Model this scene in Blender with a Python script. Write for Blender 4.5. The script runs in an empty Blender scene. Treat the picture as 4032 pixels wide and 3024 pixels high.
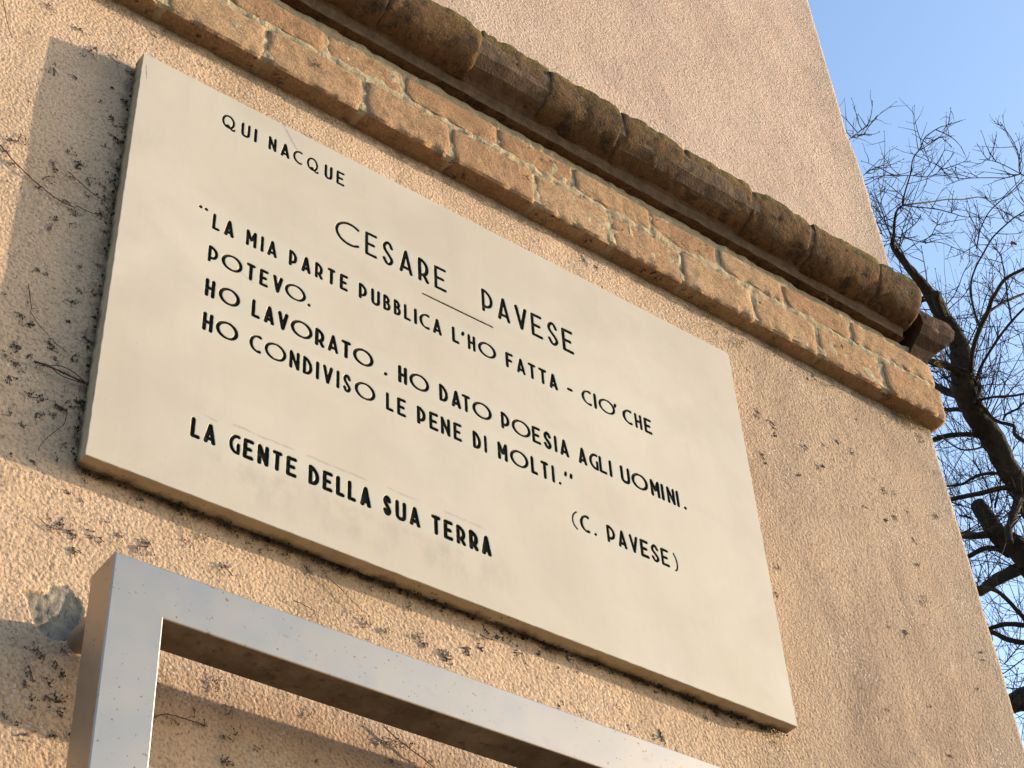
import bpy, math, random
import numpy as np
from mathutils import Vector, Matrix, noise
from mathutils.geometry import delaunay_2d_cdt

random.seed(7)
RNG = np.random.RandomState(7)
S = 1.6            # metres per unit of plaque width
Z0 = 3.386         # height of the plaque's lower edge above the ground
YW = 0.026         # wall plane, in plaque units behind the plaque's face
scene = bpy.context.scene
COL = scene.collection

# ------------------------------------------------------------------ camera
CAM_R = ((0.7964009933878567, -0.6025037755670546, -0.05229395909929931),
         (0.3697812634067629, 0.5535515533020342, -0.7462187983897239),
         (0.4785470457166495, 0.5749520660579884, 0.6636436142776614))
CAM_C = Vector((-0.8172724270486086, -2.065626765840649, 1.6))
FPX = 6749.9
cam_data = bpy.data.cameras.new('camera')
cam_data.sensor_width = 36.0
cam_data.lens = FPX / 4032.0 * 36.0
cam_data.clip_start = 0.05
cam_data.clip_end = 3000.0
cam = bpy.data.objects.new('camera', cam_data)
COL.objects.link(cam)
r, d, f = (Vector(v) for v in CAM_R)
m = Matrix((r, -d, -f)).transposed().to_4x4()
m.translation = CAM_C
cam.matrix_world = m
scene.camera = cam

# ------------------------------------------------------------------ light
SUN_DIR = Vector((4.25, -1.0, 0.83)).normalized()     # towards the sun
SUN_EL = math.asin(SUN_DIR.z)
SUN_AZ = math.atan2(SUN_DIR.x, SUN_DIR.y)
SUN_STRENGTH = 2.8
SKY_STRENGTH = 0.15
EXPOSURE = 1.66
world = bpy.data.worlds.new("World")
scene.world = world
world.use_nodes = True
nt = world.node_tree
bg = nt.nodes['Background']
sky = nt.nodes.new('ShaderNodeTexSky')
sky.sky_type = 'NISHITA'
sky.sun_disc = False
sky.sun_elevation = SUN_EL
sky.sun_rotation = SUN_AZ
sky.altitude = 200
sky.air_density = 1.0
sky.dust_density = 2.2
sky.ozone_density = 2.2
nt.links.new(sky.outputs[0], bg.inputs[0])
bg.inputs[1].default_value = SKY_STRENGTH
ld = bpy.data.lights.new('sun', 'SUN')
ld.energy = SUN_STRENGTH
ld.angle = math.radians(0.5)
ld.color = (1.0, 0.80, 0.58)
sun = bpy.data.objects.new('sun', ld)
COL.objects.link(sun)
sun.rotation_euler = SUN_DIR.to_track_quat('Z', 'Y').to_euler()
scene.view_settings.view_transform = 'Standard'
scene.view_settings.look = 'None'
scene.view_settings.exposure = EXPOSURE
scene.view_settings.gamma = 1.0
scene.view_settings.use_curve_mapping = False
scene.render.engine = 'CYCLES'
scene.cycles.max_bounces = 8

# ------------------------------------------------------------------ helpers
def P(u, y, v):
    return Vector((u * S, y * S, v * S + Z0))

def link(o, parent=None):
    COL.objects.link(o)
    if parent is not None:
        o.parent = parent
        if parent.type == 'EMPTY' and parent.parent is None:
            o.matrix_parent_inverse = Matrix.Translation(-parent.location)
    return o

def mesh_obj(name, verts, faces, mats, parent=None, smooth=False, fmat=None):
    me = bpy.data.meshes.new(name)
    me.from_pydata([tuple(v) for v in verts], [], faces)
    if not isinstance(mats, (list, tuple)):
        mats = [mats]
    for mm in mats:
        me.materials.append(mm)
    if fmat is not None:
        me.polygons.foreach_set('material_index', list(fmat))
    if smooth:
        me.polygons.foreach_set('use_smooth', [True] * len(me.polygons))
    me.update()
    o = bpy.data.objects.new(name, me)
    return link(o, parent)

def thing(name, label, cat, loc=(0, 0, 0), group=None):
    o = bpy.data.objects.new(name, None)
    o.location = loc
    COL.objects.link(o)
    tag(o, label, cat, group)
    return o

def tag(o, label=None, cat=None, group=None, kind=None):
    if label: o['label'] = label
    if cat: o['category'] = cat
    if group: o['group'] = group
    if kind: o['kind'] = kind
    return o

class MB:
    """collects shapes into one mesh"""
    def __init__(self):
        self.v = []; self.f = []; self.m = []
    def add(self, vs, fs, mi=0):
        b = len(self.v)
        self.v += [tuple(p) for p in vs]
        self.f += [tuple(i + b for i in q) for q in fs]
        self.m += [mi] * len(fs)
    def box(self, a, b, mi=0):
        x0, y0, z0 = a; x1, y1, z1 = b
        vs = [(x0,y0,z0),(x1,y0,z0),(x1,y1,z0),(x0,y1,z0),(x0,y0,z1),(x1,y0,z1),(x1,y1,z1),(x0,y1,z1)]
        self.add(vs, [(0,3,2,1),(4,5,6,7),(0,1,5,4),(1,2,6,5),(2,3,7,6),(3,0,4,7)], mi)
    def tube(self, pts, rad, n=6, cap=True, mi=0):
        pts = [Vector(p) for p in pts]
        if len(pts) < 2: return
        if not isinstance(rad, (list, tuple)): rad = [rad] * len(pts)
        t0 = (pts[1] - pts[0]).normalized()
        up = Vector((0, 0, 1)) if abs(t0.z) < 0.9 else Vector((1, 0, 0))
        nrm = t0.cross(up).normalized()
        vs = []; fs = []
        for i, p in enumerate(pts):
            a = pts[max(i - 1, 0)]; b = pts[min(i + 1, len(pts) - 1)]
            t = (b - a).normalized()
            nrm = (nrm - t * nrm.dot(t))
            if nrm.length < 1e-6: nrm = t.orthogonal()
            nrm.normalize()
            bn = t.cross(nrm)
            for k in range(n):
                an = 2 * math.pi * k / n
                vs.append(p + (nrm * math.cos(an) + bn * math.sin(an)) * rad[i])
        for i in range(len(pts) - 1):
            for k in range(n):
                k2 = (k + 1) % n
                fs.append((i*n + k, i*n + k2, (i+1)*n + k2, (i+1)*n + k))
        if cap:
            fs.append(tuple(range(n))[::-1])
            fs.append(tuple(range((len(pts)-1)*n, len(pts)*n)))
        self.add(vs, fs, mi)
    def ball(self, c, r, sq=(1, 1, 1), mi=0):
        # small octahedral blob, 18 faces
        c = Vector(c); vs = []; fs = []
        vs.append(c + Vector((0, 0, r * sq[2])))
        for ring, zz in ((0.8, 0.55), (0.8, -0.55)):
            for k in range(6):
                an = k * math.pi / 3 + (0 if zz > 0 else 0.5)
                vs.append(c + Vector((math.cos(an)*r*ring*sq[0], math.sin(an)*r*ring*sq[1], zz*r*sq[2])))
        vs.append(c - Vector((0, 0, r * sq[2])))
        for k in range(6):
            k2 = (k+1) % 6
            fs += [(0, 1+k, 1+k2), (1+k, 7+k, 7+k2, 1+k2), (13, 7+k2, 7+k)]
        self.add(vs, fs, mi)
    def build(self, name, mats, parent=None, smooth=False):
        return mesh_obj(name, self.v, self.f, mats, parent, smooth, self.m)

# ------------------------------------------------------------------ node helpers
class N:
    def __init__(self, name):
        self.mat = bpy.data.materials.new(name)
        self.mat.use_nodes = True
        self.nt = self.mat.node_tree
        self.b = self.nt.nodes['Principled BSDF']
        self.geo = self.nt.nodes.new('ShaderNodeNewGeometry')
        self.pos = self.geo.outputs['Position']
    def link(self, a, b): self.nt.links.new(a, b)
    def put(self, sock, v):
        if hasattr(v, 'is_output') or hasattr(v, 'links'): self.link(v, sock)
        elif isinstance(v, (tuple, list)) and len(v) == 3 and sock.type == 'RGBA': sock.default_value = (*v, 1)
        else: sock.default_value = v
    def map(self, scale=(1, 1, 1), loc=(0, 0, 0), rot=(0, 0, 0), src=None):
        n = self.nt.nodes.new('ShaderNodeMapping')
        self.link(src or self.pos, n.inputs[0])
        n.inputs['Scale'].default_value = scale; n.inputs['Location'].default_value = loc
        n.inputs['Rotation'].default_value = rot
        return n.outputs[0]
    def noise(self, scale, detail=4, rough=0.5, vec=None, dist=0.0, col=False):
        n = self.nt.nodes.new('ShaderNodeTexNoise')
        self.link(vec or self.pos, n.inputs['Vector'])
        n.inputs['Scale'].default_value = scale; n.inputs['Detail'].default_value = detail
        n.inputs['Roughness'].default_value = rough; n.inputs['Distortion'].default_value = dist
        return n.outputs['Color' if col else 'Fac']
    def voro(self, scale, feature='F1', vec=None, rand=1.0, out='Distance'):
        n = self.nt.nodes.new('ShaderNodeTexVoronoi')
        n.feature = feature
        self.link(vec or self.pos, n.inputs['Vector'])
        n.inputs['Scale'].default_value = scale; n.inputs['Randomness'].default_value = rand
        return n.outputs[out]
    def ramp(self, fac, stops, interp='LINEAR'):
        n = self.nt.nodes.new('ShaderNodeValToRGB')
        n.color_ramp.interpolation = interp
        el = n.color_ramp.elements
        while len(el) < len(stops): el.new(0.5)
        for e, (p, c) in zip(el, stops):
            e.position = p
            e.color = (c, c, c, 1) if not isinstance(c, (tuple, list)) else (*c, 1)
        self.link(fac, n.inputs[0])
        return n.outputs[0]
    def math(self, op, a, b=None, c=None, clamp=False):
        n = self.nt.nodes.new('ShaderNodeMath'); n.operation = op; n.use_clamp = clamp
        self.put(n.inputs[0], a)
        if b is not None: self.put(n.inputs[1], b)
        if c is not None: self.put(n.inputs[2], c)
        return n.outputs[0]
    def mix(self, fac, a, b, mode='MIX'):
        n = self.nt.nodes.new('ShaderNodeMix'); n.data_type = 'RGBA'; n.blend_type = mode
        self.put(n.inputs[0], fac); self.put(n.inputs[6], a); self.put(n.inputs[7], b)
        return n.outputs[2]
    def sep(self, v=None):
        n = self.nt.nodes.new('ShaderNodeSeparateXYZ'); self.link(v or self.pos, n.inputs[0]); return n.outputs
    def bump(self, h, strength, dist, prev=None):
        n = self.nt.nodes.new('ShaderNodeBump')
        n.inputs['Strength'].default_value = strength; n.inputs['Distance'].default_value = dist
        self.link(h, n.inputs['Height'])
        if prev is not None: self.link(prev, n.inputs['Normal'])
        return n.outputs[0]
    def objrand(self):
        n = self.nt.nodes.new('ShaderNodeObjectInfo'); return n.outputs['Random']
    def set(self, color=None, rough=0.9, metal=0.0, normal=None, spec=0.3):
        if color is not None: self.put(self.b.inputs['Base Color'], color)
        self.put(self.b.inputs['Roughness'], rough)
        self.b.inputs['Metallic'].default_value = metal
        self.b.inputs['Specular IOR Level'].default_value = spec
        if normal is not None: self.link(normal, self.b.inputs['Normal'])
        return self.mat

def box_distance(n, u0, u1, v0, v1):
    """distance in metres from a rectangle on the wall (0 inside)"""
    s = n.sep()
    cx, hx = (u0+u1)/2*S, (u1-u0)/2*S
    cz, hz = (v0+v1)/2*S + Z0, (v1-v0)/2*S
    dx = n.math('MAXIMUM', n.math('SUBTRACT', n.math('ABSOLUTE', n.math('SUBTRACT', s[0], cx)), hx), 0.0)
    dz = n.math('MAXIMUM', n.math('SUBTRACT', n.math('ABSOLUTE', n.math('SUBTRACT', s[2], cz)), hz), 0.0)
    return n.math('SQRT', n.math('ADD', n.math('MULTIPLY', dx, dx), n.math('MULTIPLY', dz, dz)))

# ------------------------------------------------------------------ materials
def mat_plaster(name, base, pale, dark, coarse=1.0, plaque_dirt=False, streak=0.3, corner=False):
    n = N(name)
    big = n.noise(1.3, 5, 0.55)
    med = n.noise(9, 5, 0.6)
    col = n.mix(n.ramp(big, [(0.35, 0.0), (0.68, 1.0)]), base, pale)
    col = n.mix(n.math('MULTIPLY', n.ramp(med, [(0.45, 0.0), (0.75, 1.0)]), 0.35), col, dark)
    # rain streaks, long in z
    st = n.noise(1.0, 5, 0.6, vec=n.map((9, 9, 0.9), rot=(0, math.radians(10), 0)))
    col = n.mix(n.math('MULTIPLY', n.ramp(st, [(0.52, 0.0), (0.72, 1.0)]), streak), col, tuple(c * 0.55 for c in base))
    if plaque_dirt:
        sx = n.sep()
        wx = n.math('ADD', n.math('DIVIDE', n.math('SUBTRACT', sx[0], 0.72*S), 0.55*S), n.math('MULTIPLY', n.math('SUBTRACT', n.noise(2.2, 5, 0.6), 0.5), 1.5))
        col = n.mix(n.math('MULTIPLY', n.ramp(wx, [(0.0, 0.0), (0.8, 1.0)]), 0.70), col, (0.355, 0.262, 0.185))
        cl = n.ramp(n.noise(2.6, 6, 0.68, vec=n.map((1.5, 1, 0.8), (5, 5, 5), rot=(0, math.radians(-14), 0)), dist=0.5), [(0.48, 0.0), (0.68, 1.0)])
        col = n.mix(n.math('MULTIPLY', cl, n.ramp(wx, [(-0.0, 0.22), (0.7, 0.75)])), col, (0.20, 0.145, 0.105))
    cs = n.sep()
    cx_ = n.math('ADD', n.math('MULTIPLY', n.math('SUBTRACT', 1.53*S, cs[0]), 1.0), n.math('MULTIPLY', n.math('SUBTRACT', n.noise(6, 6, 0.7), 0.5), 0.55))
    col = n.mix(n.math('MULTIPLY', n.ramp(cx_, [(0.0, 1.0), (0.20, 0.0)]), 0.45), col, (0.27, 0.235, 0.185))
    if corner:
        bl = n.ramp(n.noise(3.2, 6, 0.7, vec=n.map((1, 1, 1), (2, 8, 4))), [(0.46, 0.0), (0.68, 1.0)])
        col = n.mix(n.math('MULTIPLY', bl, 0.38), col, (0.30, 0.225, 0.19))
        fk = n.ramp(n.noise(34, 4, 0.62, vec=n.map((1, 1, 0.6))), [(0.66, 0.0), (0.72, 1.0)])
        col = n.mix(n.math('MULTIPLY', fk, 0.5), col, (0.22, 0.17, 0.16))
    # grain
    g1 = n.noise(185 * coarse, 4, 0.62)
    g2 = n.voro(150 * coarse, 'SMOOTH_F1')
    fine = n.noise(420, 2, 0.6)
    gcol = n.ramp(g1, [(0.36, 0.66), (0.47, 1.0), (0.66, 1.10)])
    col = n.mix(1.0, col, gcol, 'MULTIPLY')
    # dark pits scattered over the plaster
    pit = n.ramp(n.noise(95, 4, 0.65, vec=n.map((1, 1, 0.6))), [(0.60, 0.0), (0.68, 1.0)])
    col = n.mix(n.math('MULTIPLY', pit, 0.60), col, (0.12, 0.075, 0.05))
    # pale lichen flecks in loose patches
    lm = n.ramp(n.noise(7, 3, 0.5, vec=n.map(loc=(3, 7, 1))), [(0.56, 0.0), (0.62, 1.0)])
    ld_ = n.ramp(n.voro(115, 'F1', vec=n.map(loc=(1.7, 0, 0.3))), [(0.20, 1.0), (0.30, 0.0)])
    col = n.mix(n.math('MULTIPLY', n.math('MULTIPLY', lm, ld_), 0.7), col, (0.62, 0.58, 0.52))
    # sooty specks
    sm = n.ramp(n.noise(4.5, 4, 0.6, vec=n.map(loc=(9, 2, 5))), [(0.50, 0.0), (0.60, 1.0)])
    sd = n.ramp(n.voro(85, 'F1', vec=n.map(loc=(0.7, 4, 0.9))), [(0.13, 1.0), (0.21, 0.0)])
    col = n.mix(n.math('MULTIPLY', n.math('MULTIPLY', sm, sd), 0.6), col, (0.10, 0.065, 0.055))
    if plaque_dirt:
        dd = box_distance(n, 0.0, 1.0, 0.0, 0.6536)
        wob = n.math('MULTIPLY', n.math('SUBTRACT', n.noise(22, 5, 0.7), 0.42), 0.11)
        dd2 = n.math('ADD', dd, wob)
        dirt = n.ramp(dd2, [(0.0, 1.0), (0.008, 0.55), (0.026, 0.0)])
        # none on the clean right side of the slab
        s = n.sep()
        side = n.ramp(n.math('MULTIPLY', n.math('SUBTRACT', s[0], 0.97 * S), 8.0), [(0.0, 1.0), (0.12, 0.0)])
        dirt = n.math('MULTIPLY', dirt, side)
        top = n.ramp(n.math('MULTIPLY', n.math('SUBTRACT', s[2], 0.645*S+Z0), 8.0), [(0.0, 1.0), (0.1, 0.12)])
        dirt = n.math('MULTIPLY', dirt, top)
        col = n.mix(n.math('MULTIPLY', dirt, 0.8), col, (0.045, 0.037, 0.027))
        # uneven darker strip right under the brick band
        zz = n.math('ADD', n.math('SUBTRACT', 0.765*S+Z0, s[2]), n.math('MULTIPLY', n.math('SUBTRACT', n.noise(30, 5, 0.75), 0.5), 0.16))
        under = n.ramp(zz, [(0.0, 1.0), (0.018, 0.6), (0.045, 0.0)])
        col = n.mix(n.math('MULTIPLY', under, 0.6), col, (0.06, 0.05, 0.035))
    h = n.math('ADD', n.math('MULTIPLY', g1, 0.7), n.math('MULTIPLY', g2, 0.5))
    b1 = n.bump(n.noise(14, 4, 0.55), 0.35, 0.012)
    b2 = n.bump(h, 1.0, 0.0040, b1)
    b3 = n.bump(fine, 0.30, 0.0012, b2)
    return n.set(col, 0.95, normal=b3, spec=0.15)

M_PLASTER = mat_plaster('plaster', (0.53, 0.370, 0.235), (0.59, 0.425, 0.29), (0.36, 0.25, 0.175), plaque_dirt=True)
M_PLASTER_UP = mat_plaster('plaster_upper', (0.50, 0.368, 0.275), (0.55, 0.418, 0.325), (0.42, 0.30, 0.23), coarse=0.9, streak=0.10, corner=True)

def mat_marble():
    n = N('marble')
    cl = n.noise(2.2, 6, 0.62, dist=0.6)
    col = n.mix(n.ramp(cl, [(0.38, 0.0), (0.66, 1.0)]), (0.505, 0.445, 0.347), (0.575, 0.517, 0.418))
    v2 = n.noise(5.0, 5, 0.6, vec=n.map((1, 1, 1), (4, 0, 2)), dist=0.8)
    col = n.mix(n.math('MULTIPLY', n.ramp(v2, [(0.45, 0.0), (0.68, 1.0)]), 0.26), col, (0.41, 0.355, 0.31))
    rs = n.noise(1.0, 5, 0.65, vec=n.map((22, 1, 1.6)))
    col = n.mix(n.math('MULTIPLY', n.ramp(rs, [(0.52, 0.0), (0.72, 1.0)]), 0.10), col, (0.34, 0.30, 0.24))
    # weather stains hanging under the lowest line of the text
    s = n.sep()
    xz = n.math('MULTIPLY', n.math('SUBTRACT', s[0], 0.33*S), 1.0)
    bx = n.ramp(n.math('ABSOLUTE', xz), [(0.25, 1.0), (0.38, 0.0)])
    bz = n.ramp(n.math('ABSOLUTE', n.math('SUBTRACT', s[2], 0.052*S+Z0)), [(0.02, 1.0), (0.07, 0.0)])
    sn = n.ramp(n.noise(16, 4, 0.6, vec=n.map((1, 1, 0.5))), [(0.45, 0.0), (0.66, 1.0)])
    col = n.mix(n.math('MULTIPLY', n.math('MULTIPLY', bx, bz), n.math('MULTIPLY', sn, 0.50)), col, (0.30, 0.27, 0.215))
    # washed, faintly greenish zones round each line of text
    band = None
    for (a, b, c, d_) in [(.118,.298,.592,.619),(.292,.462,.486,.528),(.525,.676,.486,.528),(.118,.81,.402,.428),(.118,.25,.346,.372),(.118,.855,.290,.316),(.118,.655,.236,.262),(.115,.512,.077,.103),(.648,.823,.175,.202)]:
        q = n.ramp(n.math('ADD', box_distance(n, a, b, c, d_), n.math('MULTIPLY', n.math('SUBTRACT', n.noise(28, 3, 0.6), 0.5), 0.02)), [(0.0, 1.0), (0.022, 0.0)])
        band = q if band is None else n.math('MAXIMUM', band, q)
    col = n.mix(n.math('MULTIPLY', band, 0.38), col, (0.53, 0.515, 0.43))
    # purplish scars: veins and ghost lines over the lowest text
    def scar(u0, v0, u1, v1, w, strength, color, nf=60):
        L_ = math.hypot(u1-u0, v1-v0)*S; dx_, dz_ = (u1-u0)*S/L_, (v1-v0)*S/L_
        rx = n.math('SUBTRACT', s[0], u0*S); rz = n.math('SUBTRACT', s[2], v0*S+Z0)
        t_ = n.math('ADD', n.math('MULTIPLY', rx, dx_), n.math('MULTIPLY', rz, dz_))
        p_ = n.math('ADD', n.math('SUBTRACT', n.math('MULTIPLY', rx, dz_), n.math('MULTIPLY', rz, dx_)), n.math('MULTIPLY', n.math('SUBTRACT', n.noise(nf, 4, 0.7), 0.5), w*3.0))
        m1 = n.math('LESS_THAN', n.math('ABSOLUTE', n.math('SUBTRACT', t_, L_/2)), L_/2)
        m2 = n.ramp(n.math('DIVIDE', n.math('ABSOLUTE', p_), w), [(0.35, 1.0), (1.0, 0.0)])
        m3 = n.ramp(n.noise(nf*2.2, 3, 0.6), [(0.36, 0.25), (0.56, 1.0)])
        return n.mix(n.math('MULTIPLY', n.math('MULTIPLY', m1, m2), n.math('MULTIPLY', m3, strength)), col, color)
    col = scar(0.2024, 0.655, 0.2264, 0.6169, 0.0045, 0.75, (0.27, 0.235, 0.26), 90)
    for (a, b, c, d_) in [(0.1269,.1128,.1428,.1101),(0.1621,.1152,.2421,.1148),(0.2565,.1146,.3394,.1141),(0.366,.1149,.4073,.1151),(0.4465,.1152,.5071,.1132)]:
        col = scar(a, b, c, d_, 0.0035, 0.55, (0.32, 0.27, 0.25), 30)
    col = scar(0.1300, 0.362, 0.175, 0.342, 0.003, 0.4, (0.33, 0.28, 0.26), 30)
    col = scar(0.0045, 0.6334, 0.008, 0.608, 0.0012, 0.9, (0.10, 0.085, 0.08), 60)
    # tiny dark pits and light crystals
    pits = n.ramp(n.voro(60, 'F1', vec=n.map(loc=(0.3, 0, 0.8))), [(0.035, 1.0), (0.06, 0.0)])
    pm = n.ramp(n.noise(9, 2, 0.5), [(0.5, 0.0), (0.56, 1.0)])
    col = n.mix(n.math('MULTIPLY', n.math('MULTIPLY', pits, pm), 0.6), col, (0.16, 0.12, 0.09))
    fineg = n.noise(500, 2, 0.5)
    col = n.mix(1.0, col, n.ramp(fineg, [(0.3, 0.96), (0.7, 1.03)]), 'MULTIPLY')
    b1 = n.bump(n.noise(6, 3, 0.5), 0.12, 0.004)
    b2 = n.bump(n.noise(240, 2, 0.5), 0.08, 0.0006, b1)
    rough = n.ramp(n.noise(30, 3, 0.5), [(0.3, 0.50), (0.7, 0.62)])
    return n.set(col, rough, normal=b2, spec=0.4)
M_MARBLE = mat_marble()

def mat_edge():
    n = N('marble_sawn_edge')
    s = n.sep()
    col = n.mix(n.ramp(n.noise(18, 5, 0.65), [(0.35, 0.0), (0.7, 1.0)]), (0.50, 0.40, 0.26), (0.40, 0.31, 0.19))
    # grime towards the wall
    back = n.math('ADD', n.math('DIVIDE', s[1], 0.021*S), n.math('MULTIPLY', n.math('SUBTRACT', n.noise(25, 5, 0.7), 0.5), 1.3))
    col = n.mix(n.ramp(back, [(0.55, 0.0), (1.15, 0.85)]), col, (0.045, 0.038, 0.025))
    sp = n.ramp(n.voro(70, 'F1'), [(0.12, 1.0), (0.2, 0.0)])
    sm = n.ramp(n.noise(12, 3, 0.5), [(0.45, 0.0), (0.6, 1.0)])
    col = n.mix(n.math('MULTIPLY', n.math('MULTIPLY', sp, sm), 0.8), col, (0.05, 0.04, 0.025))
    return n.set(col, 0.85, normal=n.bump(n.noise(160, 3, 0.6), 0.5, 0.002), spec=0.2)
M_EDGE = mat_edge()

def mat_ink():
    n = N('black_letter_paint')
    col = n.mix(n.ramp(n.noise(60, 4, 0.7), [(0.50, 0.0), (0.75, 1.0)]), (0.014, 0.013, 0.010), (0.045, 0.040, 0.030))
    w = n.ramp(n.noise(170, 3, 0.7), [(0.66, 0.0), (0.76, 1.0)])
    col = n.mix(n.math('MULTIPLY', w, 0.5), col, (0.20, 0.18, 0.14))
    return n.set(col, 0.8, normal=n.bump(n.noise(260, 3, 0.6), 0.4, 0.001), spec=0.12)
M_INK = mat_ink()
def mat_rim():
    n = N('chipped_letter_rim')
    col = n.mix(n.ramp(n.noise(80, 3, 0.6), [(0.4, 0.0), (0.6, 1.0)]), (0.58, 0.53, 0.40), (0.30, 0.27, 0.17))
    return n.set(col, 0.8, spec=0.2)
M_RIM = mat_rim()

def mat_brick(name, c1, c2, c3, dark=0.25, moss=False, fine=1.0):
    n = N(name)
    o = n.objrand()
    big = n.noise(9, 5, 0.6)
    col = n.mix(n.ramp(big, [(0.35, 0.0), (0.65, 1.0)]), c1, c2)
    rnd = n.math('SUBTRACT', o, 0.15, clamp=True)
    col = n.mix(n.math('MULTIPLY', rnd, 0.85), col, c3)
    er = n.ramp(n.noise(48, 5, 0.7, vec=n.map((1, 1, 1.4), (3, 3, 0))), [(0.50, 0.0), (0.66, 1.0)])
    col = n.mix(n.math('MULTIPLY', er, 0.45), col, tuple(c*0.5 for c in c1))
    dk = n.ramp(n.noise(20 if moss else 26, 6, 0.75, vec=n.map(loc=(2, 2, 2))), [(0.50, 0.0), (0.60 if moss else 0.70, 1.0)])
    col = n.mix(n.math('MULTIPLY', dk, dark), col, (0.035, 0.028, 0.022))
    spk = n.ramp(n.voro(95, 'F1'), [(0.12, 1.0), (0.2, 0.0)])
    spm = n.ramp(n.noise(11, 3, 0.6, vec=n.map(loc=(5, 1, 1))), [(0.5, 0.0), (0.58, 1.0)])
    col = n.mix(n.math('MULTIPLY', n.math('MULTIPLY', spk, spm), 0.7), col, (0.05, 0.035, 0.028))
    # lime bloom
    lime = n.ramp(n.noise(17, 5, 0.65, vec=n.map(loc=(8, 8, 3))), [(0.60, 0.0), (0.74, 1.0)])
    col = n.mix(n.math('MULTIPLY', lime, 0.40), col, (0.48, 0.38, 0.24) if not moss else (0.20, 0.16, 0.11))
    if moss:
        s = n.sep()
        up = n.math('ADD', n.math('SUBTRACT', s[2], 0.970*S+Z0), n.math('MULTIPLY', n.math('SUBTRACT', n.noise(14, 5, 0.7), 0.5), 0.10))
        mf = n.ramp(n.math('MULTIPLY', up, 12.0), [(0.05, 0.0), (0.6, 1.0)])
        mc = n.mix(n.ramp(n.noise(45, 4, 0.7), [(0.4, 0.0), (0.6, 1.0)]), (0.040, 0.038, 0.026), (0.20, 0.15, 0.035))
        col = n.mix(n.math('MULTIPLY', mf, 0.85), col, mc)
        jc = n.ramp(n.noise(5, 4, 0.65, vec=n.map(loc=(1, 0, 6))), [(0.5, 0.0), (0.62, 1.0)])
        col = n.mix(n.math('MULTIPLY', jc, 0.35), col, (0.045, 0.038, 0.022))
    col = n.mix(1.0, col, n.ramp(n.noise(160, 3, 0.6), [(0.35, 0.78), (0.65, 1.10)]), 'MULTIPLY')
    b1 = n.bump(n.noise(42, 6, 0.72), 0.9, 0.008)
    b2 = n.bump(n.noise(170 * fine, 5, 0.7), 0.9, 0.0035, b1)
    return n.set(col, 0.95, normal=b2, spec=0.12)
M_BRICK = mat_brick('tan_brick', (0.41, 0.265, 0.148), (0.49, 0.335, 0.20), (0.36, 0.207, 0.113), dark=0.40)
M_CORNICE = mat_brick('weathered_cornice_brick', (0.16, 0.088, 0.042), (0.22, 0.125, 0.06), (0.12, 0.074, 0.036), dark=0.75, moss=True)
M_CORNER = mat_brick('dark_red_brick', (0.075, 0.045, 0.030), (0.11, 0.066, 0.042), (0.07, 0.044, 0.03), dark=0.65)

def mat_mortar(name, a, b):
    n = N(name)
    col = n.mix(n.ramp(n.noise(35, 5, 0.65), [(0.35, 0.0), (0.65, 1.0)]), a, b)
    col = n.mix(n.math('MULTIPLY', n.ramp(n.noise(90, 4, 0.7), [(0.58, 0.0), (0.7, 1.0)]), 0.5), col, (0.10, 0.09, 0.06))
    return n.set(col, 0.95, normal=n.bump(n.noise(130, 4, 0.6), 0.7, 0.005), spec=0.1)
M_MORTAR = mat_mortar('lime_mortar', (0.45, 0.365, 0.235), (0.33, 0.265, 0.165))
M_FILLET = mat_mortar('cornice_mortar', (0.17, 0.115, 0.075), (0.10, 0.07, 0.048))
def mat_patch():
    n = N('bare_cement')
    col = n.mix(n.ramp(n.noise(40, 5, 0.7), [(0.35, 0.0), (0.65, 1.0)]), (0.36, 0.315, 0.25), (0.21, 0.19, 0.16))
    ck = n.ramp(n.noise(60, 4, 0.7, vec=n.map((2.2, 1, 0.7), rot=(0, math.radians(35), 0))), [(0.58, 0.0), (0.66, 1.0)])
    col = n.mix(n.math('MULTIPLY', ck, 0.75), col, (0.07, 0.055, 0.05))
    return n.set(col, 0.95, normal=n.bump(n.noise(110, 5, 0.7), 0.9, 0.006), spec=0.1)
M_PATCH = mat_patch()

def mat_metal():
    n = N('satin_steel')
    base = n.mix(n.ramp(n.noise(3.5, 4, 0.6), [(0.3, 0.0), (0.7, 1.0)]), (0.400, 0.355, 0.300), (0.425, 0.380, 0.322))
    spots = n.ramp(n.math('ADD', n.voro(75, 'F1'), n.math('MULTIPLY', n.noise(45, 2, 0.5), 0.35)), [(0.20, 1.0), (0.30, 0.0)])
    spm = n.ramp(n.noise(6, 4, 0.6), [(0.42, 0.0), (0.54, 1.0)])
    s2 = n.ramp(n.noise(70, 3, 0.55, vec=n.map(loc=(0.4, 2, 0.1))), [(0.655, 0.0), (0.70, 1.0)])
    spot = n.math('MAXIMUM', n.math('MULTIPLY', spots, spm), n.math('MULTIPLY', s2, n.math('MULTIPLY', spm, 0.8)))
    col = n.mix(n.math('MULTIPLY', spot, 0.70), base, (0.13, 0.09, 0.06))
    smear = n.ramp(n.noise(14, 5, 0.7, vec=n.map((1, 1, 2.2))), [(0.60, 0.0), (0.74, 1.0)])
    col = n.mix(n.math('MULTIPLY', smear, 0.22), col, (0.22, 0.17, 0.11))
    rough = n.math('ADD', n.ramp(n.noise(20, 4, 0.6), [(0.3, 0.45), (0.7, 0.53)]), n.math('MULTIPLY', spot, 0.3))
    return n.set(col, rough, metal=1.0, normal=n.bump(n.noise(300, 2, 0.5), 0.04, 0.0004))
M_METAL = mat_metal()
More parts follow.
